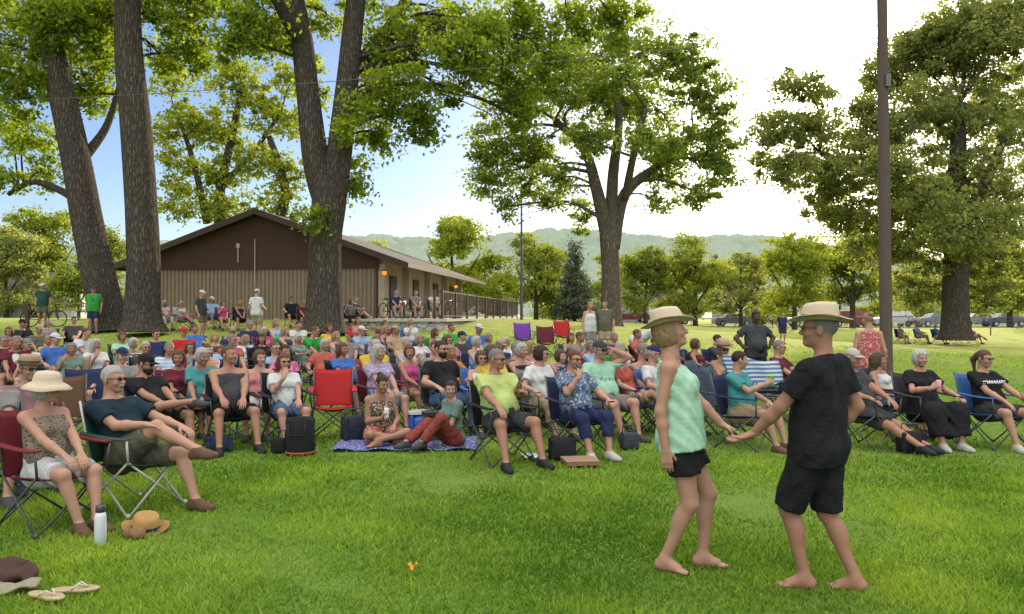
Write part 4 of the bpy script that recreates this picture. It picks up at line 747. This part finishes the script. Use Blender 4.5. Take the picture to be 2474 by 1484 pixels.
p13=fp(1398,9.15,26,'seated person in blue floral shirt and navy capris drinking from a can',sex='f',top=('tee','denim','floral'),bot=('capri','navy'),hair=('short','auburn'),gl=1,fat=.75,S=.97,pose=sit('drink/rest','std',10,hy=12),hands={'R':'grip'},chair='navy',shoe='silver')
p14=fp(1465,10.4,32,'seated person in bright teal printed shirt and dark cap with raised hand',top=('tee','mint'),bot=('shorts','grey'),hair=('short','grey'),hat=('cap','charcoal'),gl=1,fat=.7,S=1.02,pose=sit('rest/up','std',12,hy=5),chair='navy')
p15=fp(1080,10.9,38,'large bearded person in black shirt and jeans in the chair beside lime shirt',top=('tee','black'),bot=('pants','denim'),hair=('short','darkbrown'),beard='beard',gl=1,fat=1.0,S=1.02,pose=sit('rest','std',14,hy=15),chair='charcoal')
fp(1200,10.9,30,'seated person in yellow shirt directly behind the lime shirt',sex='f',top=('tee','yellow'),bot=('capri','black'),hair=('bob','brown'),pose=sit('lap','std',12,hy=40),chair='navy')
fp(1318,10.5,30,'seated person in white lace blouse with hand at chin',sex='f',top=('tee','white','floral'),bot=('capri','tan'),hair=('bob','darkbrown'),gl=1,pose=sit('rest/chin','std',10,hy=40),chair='grey')
fp(1270,11.6,25,'seated grey haired person in black vest between yellow and lace blouses',sex='f',top=('tank','black'),bot=('capri','black'),hair=('bob','silver'),pose=sit('lap','std',12,hy=15),chair='black')
fp(1568,11.3,30,'seated person in grey sleeveless top left of the dancing person in mint',sex='f',top=('tank','grey'),bot=('shorts','denim'),hair=('short','grey'),pose=sit('lap','legx',12,hy=35),chair='charcoal')
p32=fp(1800,9.6,48,'seated person in teal shirt between the dancers holding a green cup',sex='f',top=('tee','teal'),bot=('shorts','tan'),hair=('short','darkbrown'),fat=.4,S=.94,pose=sit('hold/lap','std',6,hy=40,wR=(-.02,-.3,.86)),hands={'R':'grip'},chair='navy',shoe='brown')
p33=fp(2095,9.6,36,'seated person in pale cap and grey printed shirt right of the dancing man',top=('tee','charcoal'),bot=('shorts','charcoal'),hair=('short','silver'),hat=('cap','silver'),sk=1,pose=sit('rest/low','out',18,hy=-10),chair='black',shoe='black',fat=.4)
p34=fp(2238,9.8,8,'seated white haired person in black top and long black skirt holding a pink can',sex='f',top=('tee','black'),bot=('skirt','black'),hair=('curly','white'),fat=.5,S=.95,pose=sit('hold/rest','std',10,hy=-5),hands={'R':'grip'},chair='charcoal',shoe='silver')
p35=fp(2398,9.7,14,'seated person in black minnesota shirt at the right edge',sex='f',top=('tee','black'),bot=('shorts','charcoal'),hair=('pony','brown'),gl=1,fat=.55,S=.95,pose=sit('lap/hold','std',12,hy=10,wL=(.2,-.34,.6)),chair='blue',shoe='silver')
fp(2098,12.3,170,'person standing in coral red tank top seen from behind by the pole',sex='f',top=('tank','coral','floral'),bot=('shorts','pink'),hair=('bun','blonde'),fat=.3,S=.97,pose=stand(hy=20))
fp(1825,15.2,10,'standing dark skinned person in black shirt with hands on hips',top=('tee','charcoal'),bot=('shorts','black'),hair=('short','black'),sk=4,fat=.9,S=1.0,pose=stand(wR=(-.26,-.05,1.0),wL=(.26,-.05,1.0),epR=(-1,.3,0),epL=(1,.3,0),hR=(.7,-.4,-.2),hL=(-.7,-.4,-.2),hp=8))
fp(1757,11.9,12,'seated person in straw hat and glasses behind the dancing couple',sex='f',top=('tank','tan'),bot=('shorts','tan'),hair=('bob','grey'),hat=('straw','tan','brown'),gl=1,sk=1,pose=sit('lap','std',12),chair='charcoal')
fp(1425,22.5,30,'standing person in white tank top beside the brown shirted person',sex='f',top=('tank','white'),bot=('shorts','grey'),hair=('short','blonde'),pose=stand())
fp(1461,22.6,-10,'standing person in brown shirt beside the white tank top',top=('tee','olive'),bot=('shorts','tan'),hair=('short','darkbrown'),S=1.0,pose=stand())
bend=lambda: stand(lean=-62,pel=(0,.12,.92),wR=(-.16,-.52,.62),wL=(.16,-.52,.62),hp=10)
fp(1548,19,75,'person in white shirt bending over among the chairs',top=('tee','white'),bot=('shorts','denim'),pose=bend()); fp(1615,26,-80,'person in orange top bending over near the street trees',sex='f',top=('tee','orange'),bot=('shorts','tan'),hair=('bob','brown'),pose=bend())
fp(1890,30,0,'small standing person in navy shirt on the far lawn',top=('tee','navy'),bot=('shorts','navy'),hair=('short','darkbrown'),S=.72,pose=stand())
gm=fp(226,28.4,15,'standing person in bright green shirt by the leaning trunk',top=('tee','green'),bot=('shorts','navy'),hair=('short','brown'),hat=('cap','charcoal'),pose=stand(),S=1.02)
fp(103,31,10,'standing person in dark green shirt and white cap at far left',top=('tee','darkgreen'),bot=('shorts','olive'),hat=('cap','white'),pose=stand(),S=1.02); fp(487,27.2,80,'standing person in grey shirt and pale cap in profile',top=('tee','charcoal'),bot=('shorts','olive'),hat=('cap','white'),pose=stand()); fp(620,27,160,'standing person in white shirt and cap seen from behind near the shelter',top=('tee','white'),bot=('shorts','tan'),hat=('cap','white'),pose=stand(wR=(-.2,-.2,1.05)),S=1.0)
# --- audience rows: px, head py, sex, top, colour, pattern, bottoms+colour, hair, colour, hat, pose index, chair
POS=[sit('lap','std',14,hy=18),sit('rest','std',16,hy=28),sit('fold','legx',14,hy=10),sit('chin/lap','std',10,hy=22),sit('low','apart',8,hy=30),sit('hold/rest','std',14,hy=5),sit('rest/low','legx',22,hy=20),sit('rest','out',24,hy=34),sit('low','std',-6,hy=38,hp=10),sit('lap/rest','std',10,hy=-25)]
ROWS='''
8 812 m tee black plain shorts:charcoal short grey - 1 black
38 818 m tee maroon plain shorts:tan thin grey - 8 charcoal
66 818 m tee white plain shorts:grey short silver cap:grey 4 navy
62 776 m tee black plain shorts:black short darkbrown cap:black 0 black
110 768 f tee grey plain shorts:tan bob grey - 7 charcoal
112 803 f tee yellow plain capri:tan bob blonde - 2 navy
140 812 m tee blue plain shorts:tan short brown cap:white 1 navy
168 822 f tee sage plain capri:white bob grey - 3 tan
180 764 m tee charcoal plain shorts:black short darkbrown - 6 black
238 818 f tee white floral capri:navy wavy silver - 3 grey
285 836 m tee grey plain shorts:tan short brown cap:navy 7 charcoal
330 812 f tank black stripe shorts:white curly silver - 0 green
376 800 m tee navy plain shorts:tan short darkbrown - 1 navy
406 825 m tee lightblue stripe shorts:tan short grey - 4 red
440 795 m tee red plain shorts:grey short grey cap:red 6 charcoal
440 842 f tee maroon plain shorts:tan bob brown - 9 maroon
465 818 f tank teal plain shorts:denim long brown - 5 charcoal
488 850 f tee teal plain shorts:navy bob silver - 8 navy
520 798 f tank charcoal plain shorts:black long blonde - 2 black
560 785 f tee pink plain shorts:white bob blonde cap:tan 0 charcoal
565 815 m tee coral plain shorts:tan short grey - 4 charcoal
600 800 f tee white plain shorts:denim wavy blonde - 1 blue
625 842 f tank pink plain shorts:white bob brown - 1 maroon
640 805 f tee black plain shorts:black long darkbrown - 9 black
662 822 m tee lightblue plain shorts:tan thin brown - 7 charcoal
690 832 f tee magenta floral shorts:white short darkbrown - 3 black
700 786 f tank charcoal plain shorts:denim long blonde - 0 green
732 800 f tee sage plain shorts:grey bob silver - 5 charcoal
757 795 m tee green plain shorts:tan short brown - 8 darkgreen
785 818 m tee coral plain shorts:tan curly silver - 1 charcoal
822 796 f tank mint plain shorts:teal long blonde - 0 blue
842 826 f tee blue plain shorts:black long auburn - 5 black
878 788 m tee lightblue plain shorts:tan short grey cap:white 4 navy
866 764 f tank pink plain shorts:denim long auburn - 2 red
905 825 m tee yellow plain shorts:grey thin silver - 8 red
912 800 f tee lilac plain shorts:tan curly grey - 3 charcoal
940 785 f tank navy plain shorts:white long blonde - 0 navy
935 768 f tee maroon plain shorts:black bob brown - 6 red
985 815 m tank lightblue plain shorts:grey thin silver - 4 charcoal
968 790 m tee tan plain shorts:olive short brown cap:tan 7 black
995 765 f tee white plain shorts:denim bob blonde - 3 blue
1025 805 f tee white floral capri:black bob blonde - 9 charcoal
1055 830 m tee grey plain shorts:tan short brown - 2 navy
1062 785 f tank coral plain shorts:black wavy brown - 1 green
1092 808 f tee pink plain shorts:denim wavy auburn - 5 charcoal
1105 782 m tee green plain shorts:tan short brown - 6 blue
1130 800 m tee charcoal plain shorts:grey short darkbrown cap:navy 1 navy
1160 790 m tee blue plain shorts:tan short grey cap:white 4 blue
1168 838 f tank white plain capri:denim bob brown - 5 blue
1192 800 f tee teal plain shorts:tan bob grey - 2 teal
1160 812 f tank lightblue plain shorts:white bob silver - 3 navy
1235 806 f tee white plain capri:grey short silver - 0 charcoal
1262 828 m tee olive plain shorts:tan thin grey - 7 charcoal
1100 830 f tee orange plain shorts:white long blonde - 1 teal
1362 832 f tee navy floral shorts:white curly brown - 1 navy
1412 808 m tee grey plain shorts:black short brown - 3 navy
1440 818 f tee lightblue plain shorts:tan bob grey - 9 red
1490 802 m tee charcoal plain shorts:tan short grey - 1 charcoal
1530 838 f tee coral plain shorts:tan long blonde - 6 charcoal
1590 815 m tee black plain shorts:black short darkbrown - 0 black
1605 838 m tee white plain shorts:grey short silver cap:navy 1 blue
1650 812 f tee navy plain shorts:grey bob brown - 2 charcoal
1742 808 m tee charcoal plain shorts:tan short darkbrown - 4 navy
1700 815 f tank maroon plain shorts:black bob brown - 1 black
1905 828 m tee maroon plain shorts:charcoal thin grey - 0 maroon
2150 838 f tank white plain shorts:denim long brown - 1 navy
670 770 f tank lightblue plain shorts:denim long blonde - 4 navy
400 705 f tee pink stripe capri:white bob silver - 0 white
442 703 f tank white plain capri:pink bob silver - 2 white
515 724 m tee lightblue plain shorts:blue short grey cap:white 1 navy
540 702 f tee magenta plain shorts:tan bob brown - 3 charcoal
582 726 f tank black plain shorts:black long blonde - 4 black
706 712 m tee black plain shorts:black short darkbrown - 1 black
736 714 m tee maroon plain shorts:black short grey - 0 black
866 708 m tee charcoal plain shorts:olive short grey - 2 charcoal
850 745 f tee charcoal floral capri:black bob brown - 1 black
2178 812 f tee grey plain shorts:tan bob grey - 0 navy
2222 814 m tee lightblue plain shorts:tan short grey - 1 blue
2266 810 f tee blue plain shorts:white bob silver - 0 blue
2350 812 f tee coral plain shorts:white bob grey - 2 red
25 790 f tee coral plain shorts:tan wavy brown - 9 black
95 786 m tee olive plain shorts:grey short brown cap:tan 4 charcoal
205 796 m tee white plain shorts:navy thin brown - 8 blue
300 800 f tee mint plain capri:white bob auburn - 5 charcoal
355 822 m tee charcoal plain shorts:tan short silver - 2 black
480 786 m tee blue plain shorts:tan short brown - 6 charcoal
500 826 f tank orange plain shorts:white long auburn - 3 navy
540 820 m tee lightblue plain shorts:navy short grey cap:navy 0 navy
610 778 m tee navy plain shorts:tan thin grey - 1 charcoal
645 784 f tee magenta plain capri:black bob silver - 5 maroon
720 776 m tee white plain shorts:tan short darkbrown - 8 black
800 782 f tee yellow plain shorts:denim bob brown - 2 charcoal
845 800 m tee grey plain shorts:black short silver cap:red 4 navy
1000 830 f tank magenta plain shorts:tan bob auburn - 9 charcoal
1075 815 f tank teal plain capri:black short silver - 6 charcoal
1205 818 m tee navy plain shorts:tan short grey cap:tan 8 navy
1300 822 f tee pink plain shorts:grey wavy blonde - 2 black
1385 800 f tank olive plain shorts:black long brown - 5 charcoal
1510 818 f tee white plain shorts:tan curly silver - 3 green
1560 800 m tee coral plain shorts:navy short brown - 6 navy
'''.strip().split('\n')
LM=[(60,'left of the leaning trunk'),(345,'near the thick straight trunk'),(620,'under the shelter gable'),(785,'below the forked tree'),(935,'before the shelter corner'),(1100,'before the stone patio'),(1265,'by the purple empty chair'),(1470,'below the broad tree'),(1660,'behind the dancing couple'),(1860,'behind the dancing couple'),(2260,'on the far right lawn')]
used={}
for k,L in enumerate(ROWS):
    a=L.split(); px,py=float(a[0]),float(a[1]); sex=a[2]
    if py<750: Y=29.5+ (px%7)*.25
    elif px>2170: Y=46
    else:
        Y=None
        for y in np.arange(10.5,32,.1):
            if W3(px,py,y)[2]<=1.2+gz((px-1237)/F*y,y): Y=y; break
        Y=Y or 24.
    b,bc=a[6].split(':'); hat=None if a[9]=='-' else tuple(a[9].split(':')); ps=POS[int(a[10])]
    where=LM[int(np.argmin([abs(px-q[0]) for q in LM]))][1]; row='nearer row' if Y<12.8 else 'middle row' if Y<18 else 'far row'
    hn={'thin':'balding','bob':'bobbed','short':'short','long':'long','wavy':'wavy','curly':'curly'}[a[7]]
    lab=f"person in {'' if a[5]=='plain' else 'patterned '}{a[4]} {'sleeveless top' if a[3]=='tank' else 'shirt'}, {(a[9].split(':')[1]+' cap') if hat else a[8]+' '+hn+' hair'}, {row} {where}"
    used[lab]=used.get(lab,0)+1
    if used[lab]>1: lab=lab.replace(row,'second, '+row)
    person(at(px,Y),random.choice([15,24,32,40,48,58]),lab,sex,(a[3],a[4],a[5]),(b,bc),(a[7],a[8]),hat,k%4==0,[0,1,2,3][k%4],(.1,.7,.3,1.1)[k%4 if k%3 else 0],(.97 if sex=='m' else .92)+.03*math.sin(k*2.3),ps,chair=a[11],clabel=f"{a[11]} camp chair under the "+lab.replace('person in ','').split(', nearer')[0].split(', middle')[0].split(', far')[0]+' person '+where)
for x,y,c,l in((2.5,-2.6,'grey','person in grey shirt sitting on the porch by the bicycles'),(3.2,-2.2,'white','person in white shirt sitting on the porch behind the railing'),(2.9,3,'coral','person in coral shirt farther along the porch'),(1.8,-3.2,'navy','person in navy shirt sitting on the porch before the bicycles')): person(tuple(bw(x,y,.03)),20,l,'m',('tee',c),('shorts','tan'),('short','grey'),S=.96,pose=POS[0],chair='charcoal',clabel='camp chair on the porch under the '+l.split(' sitting')[0].split(' farther')[0].replace('person in ','')+' person')
# --- empty chairs
campchair(at(805,10.5),12,'red','bright red empty camp chair in the middle of the audience'); campchair(at(1266,24),10,'purple','purple empty camp chair before the stone patio'); campchair(at(1362,25),10,'red','red patterned empty camp chair left of the broad tree'); campchair(at(2308,47),0,'white','white empty chair on the far right lawn'); campchair(at(1838,12.0),20,'grey','camp chair covered by the striped blanket behind the dancers')
campchair(at(215,10.6),35,'navy','navy patterned empty camp chair behind the moustached person'); campchair(at(150,9.2),30,'brown','brown empty camp chair behind the fedora wearer'); campchair(at(1320,23),5,'maroon','maroon empty camp chair left of the red patterned one'); campchair(at(1745,10.2),40,'charcoal','charcoal camp chair draped with a jacket by the dancing couple')
# striped blanket on chair, jacket on chair
def drape(loc,rot,w_,top,front,back,mat,name,label,cat,col=None):
    t=MB().sheet(lambda u,v:((u-.5)*w_+.02*math.sin(v*9),.34+(-.12*(.5-v)*2 if v<.5 else .14*(v-.5)*2)+.035*math.sin(u*14+v*3),top-(front*(.5-v)*2*(1+.18*math.sin(u*5)) if v<.5 else back*(v-.5)*2)+.03*math.sin(u*7)-.1*(u-.5)),16,14,.012).build(name,mat,None,col,True)
    t.location=loc; t.rotation_euler=(0,0,R_(rot)); return tag(t,label,cat)
drape(at(1842,11.6),8,.9,.98,.4,.5,stripe,'striped_blanket','blue and white striped blanket draped over a chair behind the dancers','blanket',(.08,.17,.3))
drape(at(1745,10.18),40,.6,.98,.55,.6,cloth,'jacket','dark grey blue jacket draped over a chair by the dancing couple','jacket',(.07,.09,.12))
# --- held things
def lathe_thing(name,label,cat,loc,prof,mat,col,n=18,R=None):
    o=MB().lathe(prof,n).build(name,mat,None,col,True); o.location=tuple(loc); 
    if R: o.rotation_euler=R
    return tag(o,label,cat)
def hpos(p,nm): J=p['J']; d=J['hd'+nm]; n_=nrm(J['pn'+nm]-d*(J['pn'+nm]@d)); return p['w'](J['wr'+nm]+d*.085+n_*.035)
BOT=[(.03,0),(.032,.02),(.032,.12),(.028,.15),(.013,.18),(.012,.225),(.014,.23)]; CAN=[(.028,0),(.033,.01),(.033,.115),(.028,.125)]; CUP=[(.03,0),(.042,.12),(.044,.122),(.038,.118)]
lathe_thing('beer_bottle','brown bottle in the hand of the lime shirted person','bottle',hpos(p12,'L')-A(0,0,.08),BOT,plastic,(.08,.03,.01))
lathe_thing('drink_can','dark can at the mouth of the person in blue floral shirt','can',hpos(p13,'R')-A(0,0,.05),CAN,plastic,(.1,.03,.03)); lathe_thing('plastic_cup','lime green cup held by the teal shirted person between dancers','cup',hpos(p32,'R')-A(0,0,.06),CUP,plastic,(.25,.65,.08)); lathe_thing('drink_can','pink can held by the white haired person in black','can',hpos(p34,'R')-A(0,0,.06),CAN,plastic,(.7,.3,.35)); lathe_thing('drink_can','small can held by the person in floral sundress','can',hpos(p10,'R')-A(0,0,.06),CAN,plastic,(.6,.6,.55))
# --- things on the grass
t=empty('water_bottle',at(246,5.52)); tag(t,'white insulated water bottle standing on grass at left','bottle'); MB().lathe([(.035,0),(.04,.008),(.04,.2),(.03,.23)],20).build('flask',plastic,t,(.55,.57,.6),True); MB().lathe([(.03,.23),(.033,.235),(.033,.275),(.028,.28)],20).build('lid',plastic,t,(.04,.04,.045),True)
hm,bd=hat_mesh('straw'); o=obj('straw_hat',hm,None,(.4,.235,.08)); o.location=tuple(gnd(352,5.85)-A(0,0,.035)); o.rotation_euler=(.08,.1,.4); tag(o,'yellow straw hat lying on the grass beside the chairs','hat'); obj('hat_band',bd[1],o,COL['navy'])
def sdfthing(name,label,cat,loc,prims,h,mat,col,rot=0,nz=.004,clips=()):
    V,Q=sdf(prims,h,0,clips,nz); o=obj(name,mesh_np(name,V,Q,[mat]),None,col); o.location=tuple(loc); o.rotation_euler=(0,0,R_(rot)); return tag(o,label,cat)
sdfthing('paper_bag','crumpled brown bag beside the straw hat on grass','bag',gnd(328,5.66),[ell((0,0,.035),(.07,.05,.04)),cone((-.06,0,.04),(.05,.04,.06),.03,.015)],.006,cloth,(.2,.12,.06),nz=.007,)
sdfthing('canvas_bag','crumpled dark brown bag at bottom left corner','bag',gnd(28,4.75),[ell((0,0,.05),(.16,.11,.06)),cone((-.12,.05,.08),(.08,.03,.11),.04,.03),cone((.1,0,.08),(.15,-.06,.03),.03,.025)],.009,cloth,(.07,.038,.033),nz=.012)
tag(MB().sheet(lambda u,v:((u-.5)*.34,(v-.5)*.16,.045+.02*math.sin(u*9)*math.cos(v*7)),14,10,.012).build('folded_towel',objcol('towel_cloth',.95,30,.5,.6,.1),None,(.3,.27,.18),True,Matrix.Translation(gnd(18,4.55))@Matrix.Rotation(.2,4,'Z')),'cream folded towel under the dark bag at bottom left corner','towel')
for k,(px,Y,rt,l) in enumerate(((115,4.42,70,'cream flip flop lying nearest the bottom left corner'),(185,4.52,100,'cream flip flop lying tilted right of its pair'))):
    t=empty('flip_flop',gnd(px,Y)+A(0,0,.035),R_(rt-90)); tag(t,l,'sandal'); V,Q=sdf([ell((-.07,0,.0),(.055,.034,.02)),ell((.06,0,0),(.08,.045,.02)),cone((-.06,0,0),(.06,0,0),.03,.036)],.006,0,[(A(0,0,.01),A(0,0,1)),(A(0,0,-.01),A(0,0,-1))]); obj('sole',mesh_np('sole',V,Q,[plastic]),t,(.38,.29,.16)); MB().tube([(-.01,.04,.01),(.03,.02,.035),(.075,0,.012)],.005,6).tube([(-.01,-.04,.01),(.03,-.02,.035),(.075,0,.012)],.005,6).build('strap',plastic,t,(.5,.45,.36),True)
tag(MB().sheet(lambda u,v:((u-.5)*.07*(1-abs(v-.5)*1.2),(v-.5)*.09,.05+.015*(u-.5)**2*8),5,5,.002).build('fallen_leaf',objcol('dry_leaf'),None,(.6,.3,.03),True,Matrix.Translation(gnd(998,4.85))),'single yellow fallen leaf on the foreground grass','leaf')
def bagbox(name,label,cat,px,Y,sz,col,rot=0,mat=None,lid=None,handle=True):
    t=empty(name,gnd(px,Y),R_(rot)); tag(t,label,cat); r=.03; x,y,z=sz
    V,Q=sdf([cone((sx*(x/2-.03),sy*(y/2-.03),.03),(sx*(x/2-.03),sy*(y/2-.03),z-.03),.03,.03,.01) for sx in(-1,1) for sy in(-1,1)]+[ell((0,0,z/2),(x*.52,y*.52,z*.62),.02)],.012,0,[(A(0,0,z),A(0,0,1)),(A(0,0,0),A(0,0,-1)),(A(x/2,0,0),A(1,0,0)),(A(-x/2,0,0),A(-1,0,0)),(A(0,y/2,0),A(0,1,0)),(A(0,-y/2,0),A(0,-1,0))])
    obj('case',mesh_np('case',V,Q,[mat or plastic]),t,col)
    if lid: MB().box((0,0,z+.02),(x*1.02,y*1.02,.04)).build('lid',mat or plastic,t,lid)
    if handle: MB().tube([(-x*.4,0,z*.9),(-x*.38,0,z+.09),(x*.38,0,z+.09),(x*.4,0,z*.9)],.009,6).build('handle',plastic,t,(.03,.03,.03),True)
t=empty('mesh_hamper',at(727,9.1)); tag(t,'tall black round mesh bag standing on the grass','bag'); MB().lathe([(.16,0),(.17,.02),(.165,.22),(.17,.42),(.165,.43),(.155,.4),(.15,.05)],24).build('case',fabric,t,(.02,.02,.022),True); MB().lathe([(.172,.03),(.174,.04),(.172,.05)],24).build('trim',fabric,t,(.5,.12,.03)); MB().tube([(-.1,-.16,.38),(-.09,-.19,.25),(.09,-.19,.25),(.1,-.16,.38)],.01,6).build('strap',cloth,t,(.03,.03,.03),True)
bagbox('cooler','blue hard cooler behind the person in floral sundress','cooler',1015,10.9,(.34,.28,.26),(.03,.1,.45),20,None,(.6,.6,.6)); bagbox('lunch_bag','dark blue lunch bag between the reclining and sleeveless persons','bag',532,9.3,(.3,.2,.2),(.03,.05,.09),20,cloth); bagbox('tote_bag','black tote bag beside the lime shirted person','bag',1358,8.75,(.3,.16,.26),(.025,.025,.028),10,cloth); bagbox('lunch_bag','black cooler bag right of the dancing man feet','bag',2200,9.2,(.3,.2,.26),(.02,.02,.022),0,cloth); bagbox('backpack','dark backpack beside the blanket','bag',855,10.0,(.3,.2,.34),(.03,.035,.05),30,cloth); bagbox('tote_bag','dark bag beside the right chair of the lime shirt','bag',1520,9.5,(.22,.16,.2),(.05,.06,.07),10,cloth); bagbox('lunch_bag','small black bag left of the tall mesh bag','bag',676,9.2,(.18,.14,.18),(.02,.02,.02),0,cloth); bagbox('camp_table','small tan and black folding side table beside the bearded person','table',1048,9.95,(.26,.22,.36),(.2,.14,.08),20,cloth,(.04,.04,.04),False)
tag(MB().sheet(lambda u,v:((u-.5)*1.75,(v-.5)*.95,.04+.014*math.sin(u*23)*math.cos(v*17)),36,20,.012).build('picnic_blanket',floral,None,(.08,.1,.3),True,Matrix.Translation(gnd(985,9.75))@Matrix.Rotation(.04,4,'Z')),'purple blue patterned picnic blanket under two people','blanket')
t=empty('pizza_box',at(1400,8.45),.15); tag(t,'flat brown pizza box on the grass before navy capris','box'); MB().box((0,0,.045),(.36,.34,.04)).build('base',cloth,t,(.27,.16,.09)); MB().box((0,0,.07),(.365,.345,.008)).build('lid',cloth,t,(.32,.2,.14))
tag(MB().sheet(lambda u,v:((u-.5)*.26,(v-.5)*.2,.06+.02*math.sin(u*17)*math.cos(v*13)),10,10,.004).build('foil_sheet',chrome,None,None,True,Matrix.Translation(gnd(1285,8.75))),'crumpled silver foil between the lime shirted person feet','foil')
lathe_thing('frisbee','flat coral red disc on the grass at right','frisbee',gnd(2246,9.15)+A(0,0,.035),[(.05,.0),(.12,.0),(.13,.01),(.12,.025),(.02,.03)],plastic,(.6,.13,.08))
# --- lettering
def text_on(p,txt,size,z,mat,name='lettering',x0=0,poly=None):
    J=p['J']; T=J['T']; me=p['shirt'].data; bvh=BVHTree.FromPolygons([v.co[:] for v in me.vertices],[tuple(f.vertices) for f in me.polygons])
    if txt:
        cu=bpy.data.curves.new('t','FONT'); cu.body=txt; cu.size=size; cu.align_x='CENTER'; cu.resolution_u=2; to=bpy.data.objects.new('t',cu); C.objects.link(to); bpy.context.view_layer.update()
        tm=bpy.data.meshes.new_from_object(to.evaluated_get(bpy.context.evaluated_depsgraph_get())); bpy.data.objects.remove(to); V=[v.co[:2] for v in tm.vertices]; Fs=[tuple(f.vertices) for f in tm.polygons]
    else: V,Fs=poly
    out=[]
    for x,y in V:
        o=J['pel']+T@A(x+x0,-.6,z+y); h,_,_,_=bvh.ray_cast(Vector(o),Vector(T@A(0,1,0))); q=A(*h) if h is not None else o+T@A(0,.45,0); out.append(q-T@A(0,.006,0))
    MB().add(out,Fs).build(name,mat,p['root'])
text_on(p35,'minnesota',.085,.33,inkw)
bars=[];fb=[]
for k,(x,hh) in enumerate(((-.06,.05),(-.015,.09),(.03,.13))):
    b=len(bars); bars+=[(x,0),(x+.035,0),(x+.035-.02,hh),(x-.02,hh-.02)]; fb.append((b,b+1,b+2,b+3))
text_on(gm,None,0,.24,inkd,'emblem',poly=(bars,fb))
arc=[];fa=[]
for k in range(12):
    b=len(arc); x=-.1+.016*k; y=.012*math.sin(k*1.7); arc+=[(x,y),(x+.012,y+.003),(x+.014,y+.014),(x+.003,y+.012)]; fa.append((b,b+1,b+2,b+3))
text_on(p7,None,0,.27,inkd,'print',poly=(arc,fa)); text_on(p14,None,0,.26,inkd,'print',poly=([(x*1.1,y*1.6) for x,y in arc],fa))
print('MESHES',len(bpy.data.meshes),'OBJ',len(bpy.data.objects))
